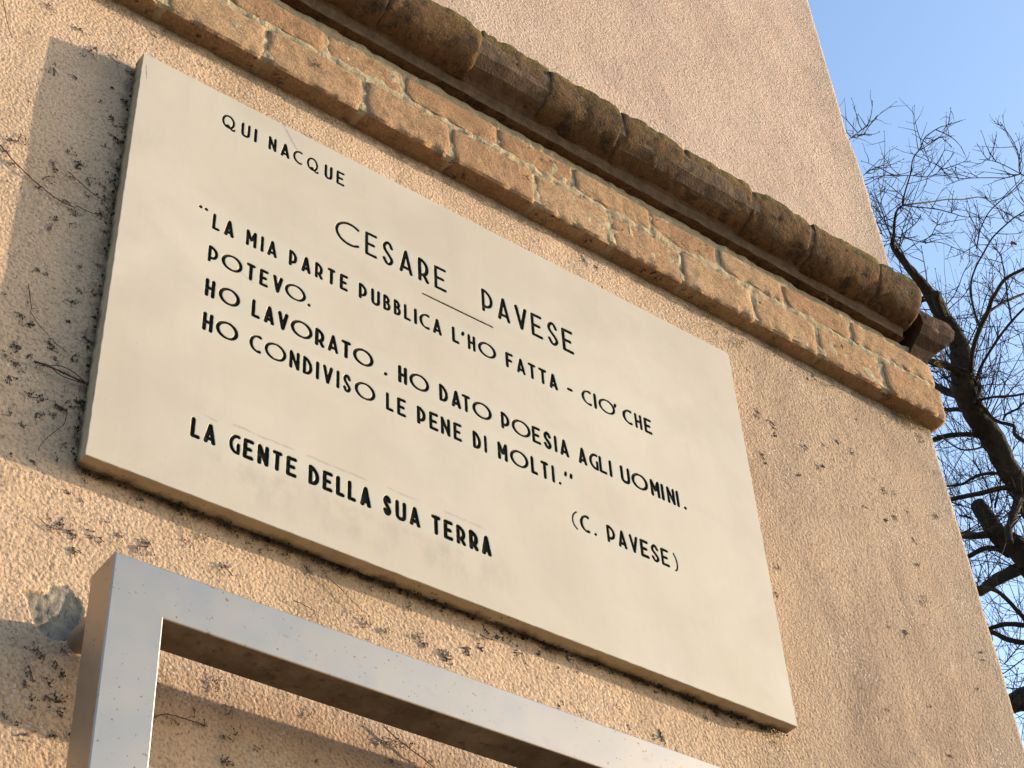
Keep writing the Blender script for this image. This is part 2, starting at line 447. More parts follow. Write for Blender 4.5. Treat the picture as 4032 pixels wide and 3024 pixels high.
def mat_shaded_grime():  # dirt on the steel, with the underside's shade painted into its colour
    n = N('shaded_grimy_steel_underside')
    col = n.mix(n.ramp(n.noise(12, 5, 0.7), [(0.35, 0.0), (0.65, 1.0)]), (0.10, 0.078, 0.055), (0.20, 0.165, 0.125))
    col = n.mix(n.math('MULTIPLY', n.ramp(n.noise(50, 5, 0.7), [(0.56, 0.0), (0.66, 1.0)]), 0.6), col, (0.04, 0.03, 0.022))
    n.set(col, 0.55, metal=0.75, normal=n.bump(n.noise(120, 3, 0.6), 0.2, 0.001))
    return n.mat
M_SHADED_GRIME = mat_shaded_grime()

def mat_simple(name, col, rough=0.8, metal=0, bump=None, var=0.3, vs=30, spec=0.2):
    n = N(name)
    c = n.mix(n.ramp(n.noise(vs, 4, 0.6), [(0.35, 0.0), (0.65, 1.0)]), tuple(x*(1-var) for x in col), tuple(min(1, x*(1+var)) for x in col))
    nm = n.bump(n.noise(bump[0], 4, 0.6), bump[1], bump[2]) if bump else None
    return n.set(c, rough, metal, nm, spec)
M_STEM = mat_simple('dead_creeper_bark', (0.11, 0.06, 0.045), bump=(300, 0.5, 0.001))
M_STEM_PALE = mat_simple('straw_tendril', (0.36, 0.25, 0.12))
M_PADS = mat_simple('creeper_pads', (0.065, 0.05, 0.048), 0.9, vs=80, var=0.5)
M_PADS_B = mat_simple('faded_creeper_pads', (0.15, 0.115, 0.105), 0.95, vs=80, var=0.4)
M_DIRT = mat_simple('dirt_tuft', (0.05, 0.04, 0.028), 0.95, vs=60, var=0.5)
M_MOSSY = mat_simple('dry_moss', (0.25, 0.20, 0.09), 0.95, vs=60, var=0.5)
M_SCREW = mat_simple('dark_screw', (0.03, 0.03, 0.03), 0.5)
M_SIDE = M_PLASTER
M_ROOF = mat_simple('roof_tile', (0.30, 0.14, 0.08), 0.9, bump=(20, 0.5, 0.01))
M_TWIG = mat_simple('twig_bark', (0.020, 0.015, 0.012), 0.9, vs=3, var=0.3)
M_LEAF = mat_simple('withered_leaf', (0.10, 0.03, 0.02), 0.8)

def mat_bark():
    n = N('tree_bark')
    v = n.map((1, 1, 0.3))
    col = n.mix(n.ramp(n.noise(22, 5, 0.65, vec=v), [(0.35, 0.0), (0.68, 1.0)]), (0.013, 0.012, 0.009), (0.034, 0.029, 0.021))
    col = n.mix(n.math('MULTIPLY', n.ramp(n.noise(4, 4, 0.6), [(0.5, 0.0), (0.65, 1.0)]), 0.6), col, (0.020, 0.022, 0.011))
    return n.set(col, 0.9, normal=n.bump(n.noise(30, 5, 0.7, vec=v), 0.8, 0.03), spec=0.2)
M_BARK = mat_bark()
def mat_ground():
    n = N('gravel_paving')
    col = n.mix(n.ramp(n.noise(0.6, 6, 0.6), [(0.35, 0.0), (0.65, 1.0)]), (0.14, 0.105, 0.07), (0.19, 0.145, 0.10))
    col = n.mix(1.0, col, n.ramp(n.noise(70, 4, 0.6), [(0.3, 0.75), (0.7, 1.1)]), 'MULTIPLY')
    return n.set(col, 0.95, normal=n.bump(n.noise(90, 4, 0.6), 0.6, 0.01))
M_GROUND = mat_ground()

# ------------------------------------------------------------------ ground
def build_ground():
    R0 = 1500.0
    n = 48
    vs = [(0, 0, 0)]; fs = []
    rings = [5, 20, 80, 300, R0]
    for rr in rings:
        for k in range(n):
            a = 2*math.pi*k/n
            z = 0.0 if rr < 100 else (-0.5 if rr < 1000 else -3)
            vs.append((rr*math.cos(a), rr*math.sin(a), z))
    for k in range(n):
        fs.append((0, 1+k, 1+(k+1) % n))
    for i in range(len(rings)-1):
        for k in range(n):
            k2 = (k+1) % n
            fs.append((1+i*n+k, 1+(i+1)*n+k, 1+(i+1)*n+k2, 1+i*n+k2))
    o = mesh_obj('ground', vs, fs, M_GROUND)
    tag(o, 'warm beige gravel ground at the foot of the wall', 'ground', kind='structure')
build_ground()

# ------------------------------------------------------------------ building
CX, CY = 0.6*S, YW*S
building = thing('building', 'peach rendered building corner with a brick band and dark brick cornice', 'building', (CX, CY, 0))
VG = -Z0 / S          # ground level in plaque units
VTOP = 3.4
YBACK = 4.0
ULEFT = -2.4

def nz(x, y, z, f=1.0):
    return noise.noise(Vector((x*f, y*f, z*f)))

PATCH = [(-0.034,-0.163),(-0.026,-0.172),(-0.020,-0.186),(-0.012,-0.198),(0.000,-0.203),(0.012,-0.204),(0.022,-0.198),(0.031,-0.180),
         (0.030,-0.160),(0.020,-0.148),(0.010,-0.141),(-0.003,-0.146),(-0.010,-0.158),(-0.022,-0.160)]
def poly_dist(px, pz, poly):
    """signed distance, positive inside"""
    inside = False; dmin = 9
    j = len(poly) - 1
    for i in range(len(poly)):
        xi, zi = poly[i]; xj, zj = poly[j]
        if (zi > pz) != (zj > pz) and px < (xj-xi)*(pz-zi)/(zj-zi)+xi: inside = not inside
        ex, ez = xi-xj, zi-zj
        t = max(0, min(1, ((px-xj)*ex+(pz-zj)*ez)/(ex*ex+ez*ez)))
        dmin = min(dmin, math.hypot(px-xj-t*ex, pz-zj-t*ez)); j = i
    return dmin if inside else -dmin

def axis(points):
    """points: list of (value, step until next)"""
    out = []
    for (a, st), (b, _) in zip(points, points[1:]):
        k = max(1, int(round((b-a)/st)))
        out += [a+(b-a)*i/k for i in range(k)]
    out.append(points[-1][0])
    return out

def corner_low(v):
    base = 1.532 + max(0.0, (0.70 - v)) * 0.022 if v > -0.5 else 1.5585
    return base + 0.0016*nz(1.1, 3, v, 9) + 0.0012*nz(4, 2, v, 30)
def corner_up(v):
    pts = [(0.9, 1.5445), (1.20, 1.544), (1.37, 1.539), (1.467, 1.533), (1.54, 1.522), (1.76, 1.519), (2.0, 1.517), (3.5, 1.517)]
    for (a, xa), (b, xb) in zip(pts, pts[1:]):
        if v <= b:
            t = max(0, (v-a)/(b-a)); t = t*t*(3-2*t)
            return xa+(xb-xa)*t + 0.0022*nz(2, 3, v, 11) + 0.0014*nz(4, 7, v, 34)
    return 1.517

def wall_sheet(name, us, vs_, corner, y0, mats, patch=False):
    verts = []; faces = []; fm = []
    nu = len(us); nv = len(vs_)
    for v in vs_:
        c = corner(v)
        for i, u in enumerate(us):
            t = u / 1.53 if u > 0 else 0
            uu = u if u < 1.2 else 1.2 + (u-1.2)/(1.53-1.2)*(c-1.2)
            y = y0 + 0.0020*nz(uu, 0, v, 2.2) + 0.0010*nz(uu, 5, v, 9)
            e = c - uu
            if e < 0.016: y += 0.010*(1-e/0.016)**2.2
            if patch and -0.06 < uu < 0.05 and -0.22 < v < -0.12:
                d = poly_dist(uu + 0.0016*nz(uu, 1, v, 150), v + 0.0016*nz(uu, 9, v, 150), PATCH)
                low = max(0.0, min(1.0, (-0.150 - v)/0.04))
                dep = 0.0015 + 0.0085*low
                y += dep * max(0, min(1, (d+0.0004)/0.0016)) + (0.0018*nz(uu, 2, v, 120) if d > 0 else 0)
            verts.append(P(uu, y, v))
    for j in range(nv-1):
        for i in range(nu-1):
            a = j*nu+i
            faces.append((a, a+1, a+1+nu, a+nu))
            mi = 0
            if patch:
                uu = (us[i]+us[i+1])/2; v = (vs_[j]+vs_[j+1])/2
                if -0.06 < uu < 0.05 and -0.22 < v < -0.12 and poly_dist(uu + 0.0016*nz(uu, 1, v, 150), v + 0.0016*nz(uu, 9, v, 150), PATCH) > 0.0004: mi = 1
            fm.append(mi)
    # return down the right side and the back
    b = len(verts)
    for v in vs_:
        c = corner(v)
        verts.append(P(c+0.001, y0+0.016, v)); verts.append(P(c, YBACK, v)); verts.append(P(ULEFT, YBACK, v))
    for j in range(nv-1):
        a = j*nu+nu-1
        q = b+j*3
        faces.append((a, q, q+3, a+nu)); fm.append(0)
        faces.append((q, q+1, q+4, q+3)); fm.append(0)
        faces.append((q+1, q+2, q+5, q+4)); fm.append(0)
        faces.append((q+2, j*nu, (j+1)*nu, q+5)); fm.append(0)
    return mesh_obj(name, verts, faces, mats, building, smooth=True, fmat=fm)

us = axis([(ULEFT, 0.3), (-0.3, 0.012), (-0.06, 0.0017), (0.05, 0.012), (1.20, 0.012), (1.49, 0.004), (1.53, 1)])
vs_ = axis([(VG-0.02, 0.25), (-0.62, 0.012), (-0.22, 0.0017), (-0.12, 0.012), (0.775, 1)])
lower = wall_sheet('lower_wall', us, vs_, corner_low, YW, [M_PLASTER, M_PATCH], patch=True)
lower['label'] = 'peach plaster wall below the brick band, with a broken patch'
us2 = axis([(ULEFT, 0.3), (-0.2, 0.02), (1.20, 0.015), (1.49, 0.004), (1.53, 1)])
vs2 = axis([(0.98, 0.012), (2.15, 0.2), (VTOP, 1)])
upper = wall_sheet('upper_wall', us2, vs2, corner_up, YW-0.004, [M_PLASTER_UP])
upper['label'] = 'paler pinkish plaster wall above the cornice'
mb = MB()
mb.box(P(ULEFT-0.15, YW-0.18, VTOP), P(1.53+0.15, YBACK+0.15, VTOP+0.06))
mb.add([P(ULEFT-0.15, YW-0.18, VTOP+0.06), P(1.68, YW-0.18, VTOP+0.06), P(1.68, YBACK+0.15, VTOP+0.06), P(ULEFT-0.15, YBACK+0.15, VTOP+0.06),
        P(ULEFT-0.15, 2.0, VTOP+0.8), P(1.68, 2.0, VTOP+0.8)], [(0,1,5,4),(2,3,4,5),(1,2,5),(3,0,4)])
mb.build('roof', M_ROOF, building)

# ------------------------------------------------------------------ brick band and cornice
def profile_resample(pr, step):
    out = []
    for (a, b) in zip(pr, pr[1:]+pr[:1]):
        L = math.hypot(b[0]-a[0], b[1]-a[1]); k = max(1, int(L/step))
        for i in range(k):
            t = i/k; out.append((a[0]+(b[0]-a[0])*t, a[1]+(b[1]-a[1])*t))
    return out

def make_brick(name, u0, u1, prof, mat, seed, amp=0.0018, step=0.0065, tilt=0.0, endround=0.006, chip=0.006, endsc=0.035, dy=0.0, dz=0.0):
    """a worn brick: profile in (y, v) swept along u, all in plaque units"""
    pr = profile_resample(prof, step)
    cy = sum(p[0] for p in pr)/len(pr); cv = sum(p[1] for p in pr)/len(pr)
    n = len(pr)
    m_ = max(4, int((u1-u0)/step))
    xs = [u0, u0+0.0012, u0+0.0035] + [u0+0.006+(u1-u0-0.012)*i/m_ for i in range(m_+1)] + [u1-0.0035, u1-0.0012, u1]
    verts = []; faces = []
    for i, x in enumerate(xs):
        e = min(x-u0, u1-x)
        sc = 1.0 - endsc*max(0, 1-e/endround)**2
        for (py, pv) in pr:
            yy = cy+(py-cy)*sc; vv = cv+(pv-cv)*sc
            q = Vector((x*17+seed*3.1, yy*17, vv*17)); q2 = q*3.3
            k = noise.noise(q)*amp + noise.noise(q2)*amp*0.55 + noise.noise(q*8)*amp*0.25
            k -= min(0.0045, max(0.0, noise.noise(q*1.9+Vector((7, 1, 4)))-0.16)*0.03)*(0.38 if name == 'cornice_brick' else 0.10)
            ln = math.hypot(yy-cy, vv-cv)+1e-6
            ny, nv = (yy-cy)/ln, (vv-cv)/ln
            # chipped lower front edge
            ed = max(0.0, 1-math.hypot(py-EDGE[0], pv-EDGE[1])/0.012) if EDGE else 0
            ch = ed*chip*max(0.0, noise.noise(Vector((x*(22 if name == 'cornice_brick' else 45)+seed, 3, 1)))+noise.noise(Vector((x*90+seed, 5, 1)))*0.35+0.15)
            ch += chip*0.8*ed*max(0.0, 1-e/0.010)*(0.5+0.5*math.sin(seed*7))
            du = 0.0012*noise.noise(Vector((yy*60, vv*60, seed+(0 if x < (u0+u1)/2 else 9)))) if e < 0.004 else 0
            verts.append(P(x+du, yy+ny*(k-ch)+dy, vv+nv*(k-ch)+tilt*(x-(u0+u1)/2)+dz))
    for i in range(len(xs)-1):
        for j in range(n):
            j2 = (j+1) % n
            faces.append((i*n+j, (i+1)*n+j, (i+1)*n+j2, i*n+j2))
    c0 = len(verts); verts.append(P(u0, cy+dy, cv+dz)); verts.append(P(u1, cy+dy, cv+dz))
    for j in range(n):
        j2 = (j+1) % n
        faces.append((c0, j, j2)); l = (len(xs)-1)*n
        faces.append((c0+1, l+j2, l+j))
    o = mesh_obj(name, verts, faces, mat, building, smooth=True)
    me = o.data
    # consistent outward normals
    import bmesh
    bm = bmesh.new(); bm.from_mesh(me); bmesh.ops.recalc_face_normals(bm, faces=bm.faces); bm.to_mesh(me); bm.free()
    me.set_sharp_from_angle(angle=math.radians(46 if name == 'cornice_brick' else 38))
    return o

# lower course
EDGE = (-0.004, 0.766)
GA = 0.0045
jA = [-1.05,-0.90,-0.75,-0.60,-0.44,-0.286,-0.135,0.018,0.170,0.329,0.480,0.633,0.783,0.926,1.082,1.227,1.385,1.536]
profA = [(-0.0035,0.7665),(-0.0035,0.832),(-0.001,0.836),(0.06,0.836),(0.06,0.762),(0.030,0.762),(0.0,0.763)]
for i, (a, b) in enumerate(zip(jA, jA[1:])):
    g = GA*(0.6+0.9*RNG.rand())
    last = i == len(jA)-2
    make_brick('brick', a+g*0.5, b-(0 if last else g*0.7), profA, M_BRICK, i*1.7, dy=RNG.uniform(-0.0026, 0.0022), dz=RNG.uniform(-0.001, 0.001), tilt=RNG.uniform(-0.012, 0.012), endround=0.010, endsc=0.06, chip=0.009 if i in (9, 12, 14, 15) else 0.006)
# upper course
EDGE = (-0.004, 0.845)
jB = [-1.10,-0.95,-0.80,-0.65,-0.50,-0.345,-0.19,-0.04,0.11,0.264,0.400,0.568,0.716,0.870,1.017,1.162,1.323,1.530]
profB = [(-0.003,0.846),(-0.003,0.892),(-0.001,0.896),(0.06,0.897),(0.06,0.843),(0.0,0.843)]
for i, (a, b) in enumerate(zip(jB, jB[1:])):
    g = GA*(0.6+0.9*RNG.rand())
    last = i == len(jB)-2
    make_brick('brick', a+g*0.5, b-(0 if last else g*0.7), profB, M_BRICK, 40+i*1.3, dy=RNG.uniform(-0.0028, 0.0024), dz=RNG.uniform(-0.0008, 0.0008), tilt=RNG.uniform(-0.016, 0.016), endround=0.010, endsc=0.06, chip=0.007)
# cornice
EDGE = (-0.075, 1.0)
jC = [-1.10,-0.93,-0.78,-0.62,-0.46,-0.30,-0.145,0.015,0.175,0.330,0.492,0.622,0.766,0.899,1.050,1.188,1.351,1.458]
profC = [(-0.021,0.9275),(-0.031,0.929),(-0.041,0.9320),(-0.052,0.9375),(-0.0605,0.945),(-0.067,0.9540),(-0.0718,0.965),(-0.075,0.977),(-0.0772,0.990),(-0.0765,1.0005),(-0.064,1.0045),(-0.045,1.008),(-0.010,1.013),(0.028,1.015),(0.028,0.930)]
for i, (a, b) in enumerate(zip(jC, jC[1:])):
    NOTCH = {0.899: 0.0075, 1.188: 0.0085, 0.492: 0.005, 0.766: 0.004}
    g = 0.0016*(0.4+1.6*RNG.rand()**2)
    ga, gb = NOTCH.get(a, g), NOTCH.get(b, g)
    make_brick('cornice_brick', a+ga*0.6, b-gb*0.4, profC, M_CORNICE, 90+i*2.3, amp=0.0017, endround=0.006, endsc=0.03*RNG.rand()+0.008, dy=RNG.uniform(-0.0018, 0.0018), dz=RNG.uniform(-0.0024, 0.0024), tilt=RNG.uniform(-0.02, 0.02), chip=0.009)

# mortar: bed behind the two courses, strip above them, slim fillet and mossy top
def rough_sheet(name, prof, u0, u1, mat, amp, step=0.006, seed=0, fq=45):
    pr = []
    for a, b in zip(prof, prof[1:]):
        k = max(1, int(math.hypot(b[0]-a[0], b[1]-a[1])/step))
        pr += [(a[0]+(b[0]-a[0])*i/k, a[1]+(b[1]-a[1])*i/k) for i in range(k)]
    pr.append(prof[-1])
    nx = int((u1-u0)/step)
    verts = []; faces = []
    for i in range(nx+1):
        x = u0+(u1-u0)*i/nx
        for (y, v) in pr:
            k = noise.noise(Vector((x*fq, y*fq+seed, v*fq)))*amp + noise.noise(Vector((x*fq*.3, y*fq*.3+seed, v*fq*.3)))*amp*0.8
            verts.append(P(x, y-k, v+k*0.4))
    n = len(pr)
    for i in range(nx):
        for j in range(n-1):
            faces.append((i*n+j, (i+1)*n+j, (i+1)*n+j+1, i*n+j+1))
    faces.append(tuple(range(n))[::-1]); faces.append(tuple(range(nx*n, nx*n+n)))
    return mesh_obj(name, verts, faces, mat, building, smooth=False)
rough_sheet('bed_mortar', [(0.045,0.7635),(0.005,0.7645),(-0.0012,0.769),(-0.0012,0.833),(-0.0030,0.8385),(-0.0030,0.8445),(-0.0012,0.852),(-0.0008,0.893),(-0.0025,0.9005),(-0.0030,0.909),(0.005,0.913),(0.045,0.913)], -1.05, 1.526, M_MORTAR, 0.0024, step=0.005, seed=3, fq=70)
rough_sheet('cornice_bed', [(0.040,0.9105),(-0.0165,0.9115)], -1.05, 1.455, M_CORNICE, 0.0007, seed=8)
rough_sheet('fillet_mortar', [(-0.0165,0.9115),(-0.0185,0.919),(-0.0230,0.9265),(-0.0300,0.9305),(-0.0505,0.9378),(-0.0655,0.953),(-0.0730,0.975),(-0.0725,0.986),(-0.065,0.994),(0.04,0.997)], -1.05, 1.450, M_FILLET, 0.0017, seed=5)
rough_sheet('weathering_mortar', [(-0.055,0.998),(-0.035,1.012),(0.0,1.020),(0.030,1.034)], -1.05, 1.50, M_CORNICE, 0.004, seed=9, fq=30)

# corner piece: mitred end of the cornice, projecting to the right as well
def corner_piece():
    prof = [(0.000,0.872),(0.004,0.885),(0.010,0.898),(0.020,0.912),(0.036,0.925),(0.048,0.940),(0.052,0.958),(0.050,0.975),(0.040,0.990),(0.0,1.000)]
    ubase, ybase = 1.512, 0.004
    verts = []; faces = []
    rows = []
    U0 = 1.480
    for (pj, v) in prof:
        row = []
        ks = 7
        for i in range(ks+1):      # along the front, to the right-hand edge
            row.append((U0+(ubase+pj-U0)*i/ks, ybase-pj, v))
        for i in range(1, ks+1):   # back along the side
            row.append((ubase+pj, ybase-pj+(0.16+pj)*i/ks, v))
        rows.append(row)
    n = len(rows[0])
    for j, row in enumerate(rows):
        for (u, y, v) in row:
            k = noise.noise(Vector((u*30, y*30, v*30)))*0.007 + noise.noise(Vector((u*110, y*110, v*110)))*0.003
            if abs(u-U0) < 1e-6: k *= 1.6
            verts.append(P(u+k, y-k*0.6, v+k*0.5))
    for j in range(len(rows)-1):
        for i in range(n-1):
            a = j*n+i
            faces.append((a, a+1, a+1+n, a+n))
    # left end, top and underside
    b = len(verts)
    for (pj, v) in prof: verts.append(P(U0+0.002, 0.06, v))
    for j in range(len(prof)-1):
        faces.append((j*n, (j+1)*n, b+j+1, b+j))
    t = (len(prof)-1)*n
    c = len(verts); verts.append(P(1.50, 0.08, 1.012))
    for i in range(n-1): faces.append((t+i, t+i+1, c))
    faces.append((b+len(prof)-1, t, c))
    o = mesh_obj('corner_cornice_brick', verts, faces, M_CORNER, building, smooth=False)
    o['label'] = 'dark red-brown corner brick jutting past the end of the cornice'
corner_piece()

# ------------------------------------------------------------------ plaque
plaque = thing('memorial_plaque', 'large cream marble wall plaque engraved with black capital letters', 'plaque', P(0.5, YW, 0.0))
HH = 0.6536
TEXT = [
 "Q 0.1147 0.1358;U 0.1428 0.1569;I 0.1644 0.1644;N 0.1832 0.1960;A 0.2015 0.2160;C 0.2202 0.2353;Q 0.2412 0.2606;U 0.2683 0.2818;E 0.2869 0.3003",
 "C 0.2870 0.3248;E 0.3327 0.3520;S 0.3592 0.3782;A 0.3864 0.4082;R 0.4160 0.4346;E 0.4423 0.4627;P 0.5205 0.5400;A 0.5471 0.5689;V 0.5769 0.5989;E 0.6047 0.6252;S 0.6327 0.6530;E 0.6590 0.6798",
 "L 0.1147 0.1256;A 0.1309 0.1453;M 0.1610 0.1765;I 0.1840 0.1840;A 0.1909 0.2054;P 0.2214 0.2341;A 0.2395 0.2540;R 0.2590 0.2716;T 0.2772 0.2895;E 0.2954 0.3082;P 0.3237 0.3370;U 0.3423 0.3569;B 0.3607 0.3727;B 0.3768 0.3885;L 0.3924 0.4037;I 0.4109 0.4109;C 0.4167 0.4332;A 0.4376 0.4525;L 0.4680 0.4803;' 0.4845 0.4887;H 0.4932 0.5067;O 0.5103 0.5402;F 0.5552 0.5690;A 0.5736 0.5890;T 0.5930 0.6066;T 0.6109 0.6250;A 0.6285 0.6439;- 0.6592 0.6702;C 0.6850 0.7025;I 0.7089 0.7089;O 0.7149 0.7446;' 0.7437 0.7478;C 0.7578 0.7753;H 0.7796 0.7935;E 0.7966 0.8112",
 "P 0.1128 0.1269;O 0.1312 0.1599;T 0.1646 0.1775;E 0.1825 0.1954;V 0.2009 0.2159;O 0.2183 0.2483;. 0.2504 0.2550",
 "H 0.1129 0.1269;O 0.1313 0.1598;L 0.1749 0.1871;A 0.1917 0.2069;V 0.2102 0.2259;O 0.2286 0.2592;R 0.2622 0.2767;A 0.2804 0.2963;T 0.2995 0.3138;O 0.3167 0.3468;. 0.3616 0.3670;H 0.3823 0.3968;O 0.3996 0.4297;D 0.4443 0.4588;A 0.4631 0.4788;T 0.4793 0.4932;O 0.4960 0.5268;P 0.5409 0.5555;O 0.5584 0.5893;E 0.5910 0.6058;S 0.6095 0.6239;I 0.6302 0.6302;A 0.6368 0.6526;A 0.6675 0.6830;G 0.6862 0.7027;L 0.7030 0.7166;I 0.7231 0.7231;U 0.7399 0.7574;O 0.7594 0.7888;M 0.7927 0.8102;I 0.8147 0.8147;N 0.8221 0.8374;I 0.8419 0.8419;. 0.8516 0.8570",
 "H 0.1138 0.1281;O 0.1313 0.1607;C 0.1753 0.1916;O 0.1955 0.2250;N 0.2286 0.2434;D 0.2470 0.2611;I 0.2676 0.2676;V 0.2744 0.2896;I 0.2961 0.2961;S 0.3026 0.3152;O 0.3196 0.3495;L 0.3641 0.3758;E 0.3804 0.3942;P 0.4095 0.4236;E 0.4278 0.4420;N 0.4452 0.4604;E 0.4642 0.4776;D 0.4937 0.5075;I 0.5140 0.5140;M 0.5325 0.5489;O 0.5522 0.5818;L 0.5849 0.5965;T 0.6012 0.6145;I 0.6215 0.6215;. 0.6303 0.6337;, 0.6409 0.6449;, 0.6501 0.6540",
 "L 0.1116 0.1241;A 0.1278 0.1433;G 0.1587 0.1733;E 0.1759 0.1901;N 0.1940 0.2095;T 0.2129 0.2261;E 0.2307 0.2452;D 0.2596 0.2748;E 0.2782 0.2922;L 0.2958 0.3082;L 0.3115 0.3236;A 0.3283 0.3442;S 0.3593 0.3721;U 0.3764 0.3926;A 0.3962 0.4122;T 0.4271 0.4409;E 0.4444 0.4587;R 0.4627 0.4772;R 0.4811 0.4957;A 0.4994 0.5148",
 "( 0.6457 0.6561;C 0.6594 0.6754;. 0.6822 0.6859;P 0.7032 0.7180;A 0.7218 0.7373;V 0.7412 0.7567;E 0.7594 0.7745;S 0.7776 0.7925;E 0.7950 0.8094;) 0.8168 0.8249",
]
VTB = [(0.6186,0.5915),(0.5287,0.4846),(0.4288,0.4006),(0.3728,0.3445),(0.3173,0.2880),(0.2634,0.2344),(0.1043,0.0752),(0.2035,0.1745)]
SWL = [0.0051,0.0061,0.0055,0.0055,0.0058,0.0055,0.0065,0.0055]

def arc(cx, cy, rx, ry, a0, a1, n=22):
    return [(cx+rx*math.cos(math.radians(a0+(a1-a0)*i/n)), cy+ry*math.sin(math.radians(a0+(a1-a0)*i/n))) for i in range(n+1)]
def smooth_line(pts, k=6):
    out = []
    p = [pts[0]]+pts+[pts[-1]]
    for i in range(1, len(p)-2):
        a, b, c, d = p[i-1], p[i], p[i+1], p[i+2]
        for j in range(k):
            t = j/k
            out.append(tuple(0.5*((2*b[q])+(-a[q]+c[q])*t+(2*a[q]-5*b[q]+4*c[q]-d[q])*t*t+(-a[q]+3*b[q]-3*c[q]+d[q])*t**3) for q in (0, 1)))
    out.append(pts[-1])
    return out
def glyph(ch, line):
    sl = smooth_line
    if ch == 'O': return [arc(.5,.5,.5,.5,0,360,36)]
    if ch == 'Q': return [arc(.46,.5,.46,.5,0,360,36), sl([(.30,.13),(.45,.17),(.62,.05),(.80,-.07),(.93,-.07),(1.0,.0)])]
    if ch == 'C': return [arc(.62,.5,.62,.5,52,308,30)] if line == 1 else [arc(.78,.5,.78,.5,72,287,26)]
    if ch == 'G': return [arc(.80,.5,.80,.5,76,270,24)+[(1,0)], [(1,0),(1,.50)]]
    if ch == 'S': return [sl([(.95,.80),(.72,.98),(.38,1.0),(.10,.84),(.14,.66),(.45,.50),(.80,.34),(.97,.18),(.72,.01),(.36,.0),(.05,.20)])]
    if ch == 'U': return [[(0,1),(0,.32)], sl([(0,.32),(.06,.10),(.28,.0),(.5,-.01),(.75,.01),(.95,.12),(1,.34)]), [(1,.34),(1,1)]]
    if ch == 'I': return [[(.5,1),(.5,0)]]
    if ch == 'N': return [[(0,0),(0,1)],[(0,1),(1,0)],[(1,0),(1,1)]]
    if ch == 'M': return [[(0,0),(0,1)],[(0,1),(.5,.40)],[(.5,.40),(1,1)],[(1,1),(1,0)]]
    if ch == 'A': return [[(0,0),(.5,1)],[(.5,1),(1,0)],[(.10,.20),(.90,.20)]]
    if ch == 'V': return [[(0,1),(.5,0)],[(.5,0),(1,1)]]
    if ch == 'E': return [[(0,0),(0,1)],[(0,1),(1,1)],[(0,.5),(.78,.5)],[(0,0),(1,0)]]
    if ch == 'F': return [[(0,0),(0,1)],[(0,1),(1,1)],[(0,.5),(.8,.5)]]
    if ch == 'L': return [[(0,1),(0,0)],[(0,0),(1,0)]]
    if ch == 'T': return [[(0,1),(1,1)],[(.5,1),(.5,0)]]
    if ch == 'H': return [[(0,0),(0,1)],[(1,0),(1,1)],[(0,.5),(1,.5)]]
    if ch == 'P': return [[(0,0),(0,1)], sl([(0,1),(.40,.96),(.85,.80),(1,.58),(.86,.34),(.45,.22),(0,.22)])]
    if ch == 'R': return [[(0,0),(0,1)], sl([(0,1),(.40,.96),(.82,.82),(.96,.62),(.84,.40),(.45,.28),(0,.26)]), [(.52,.29),(1,0)]]
    if ch == 'B': return [[(0,0),(0,1)], sl([(0,1),(.45,.97),(.82,.82),(.78,.62),(.40,.53),(0,.53)]), sl([(0,.53),(.5,.52),(.95,.38),(1,.20),(.72,.04),(.35,.0),(0,0)])]
    if ch == 'D': return [[(0,0),(0,1)], sl([(0,1),(.40,.93),(.85,.70),(1,.44),(.90,.20),(.55,.04),(0,0)])]
    if ch == '(': return [sl([(1,1.02),(.30,.80),(0,.42),(.25,.10),(.9,-.12)])]
    if ch == ')': return [sl([(0,1.02),(.75,.75),(1,.35),(.70,.02),(.1,-.12)])]
    if ch == "'": return [[(.55,.98),(.55,.97)],[(.55,.97),(.2,.82)]]
    if ch == ',': return [[(.5,.98),(.5,.96)],[(.5,.96),(.35,.80)]]
    if ch == '.': return [[(.5,.04),(.52,.05)]]
    if ch == '-': return [[(0,.46),(1,.46)]]
    return []

RIMW = 0.0009 / S
GRID = 0.0013 / S
def march(F, x0, y0, g, lev):
    """closed contours of F (rows y, cols x) at lev"""
    A = F < lev
    c = A[:-1, :-1]*1 + A[:-1, 1:]*2 + A[1:, 1:]*4 + A[1:, :-1]*8
    ys, xs = np.nonzero((c > 0) & (c < 15))
    tab = {1:[(3,0)],2:[(0,1)],3:[(3,1)],4:[(1,2)],5:[(3,0),(1,2)],6:[(0,2)],7:[(3,2)],8:[(2,3)],9:[(2,0)],10:[(0,1),(2,3)],11:[(2,1)],12:[(1,3)],13:[(1,0)],14:[(0,3)]}
    nxt = {}; pos = {}
    def key(j, i, e):
        if e == 0: return ('h', j, i)
        if e == 2: return ('h', j+1, i)
        if e == 3: return ('v', j, i)
        return ('v', j, i+1)
    def pt(k):
        if k in pos: return
        t, j, i = k
        a = F[j, i]; b = F[j, i+1] if t == 'h' else F[j+1, i]
        s = min(0.93, max(0.07, (lev-a)/(b-a)))
        pos[k] = (x0+(i+(s if t == 'h' else 0))*g, y0+(j+(0 if t == 'h' else s))*g)
    for j, i in zip(ys.tolist(), xs.tolist()):
        for (e1, e2) in tab[int(c[j, i])]:
            a, b = key(j, i, e1), key(j, i, e2)
            pt(a); pt(b); nxt[a] = b
    loops = []
    while nxt:
        s = next(iter(nxt)); loop = []
        k = s
        while k in nxt:
            loop.append(pos[k]); k = nxt.pop(k)
        if len(loop) > 5: loops.append(loop)
    return loops
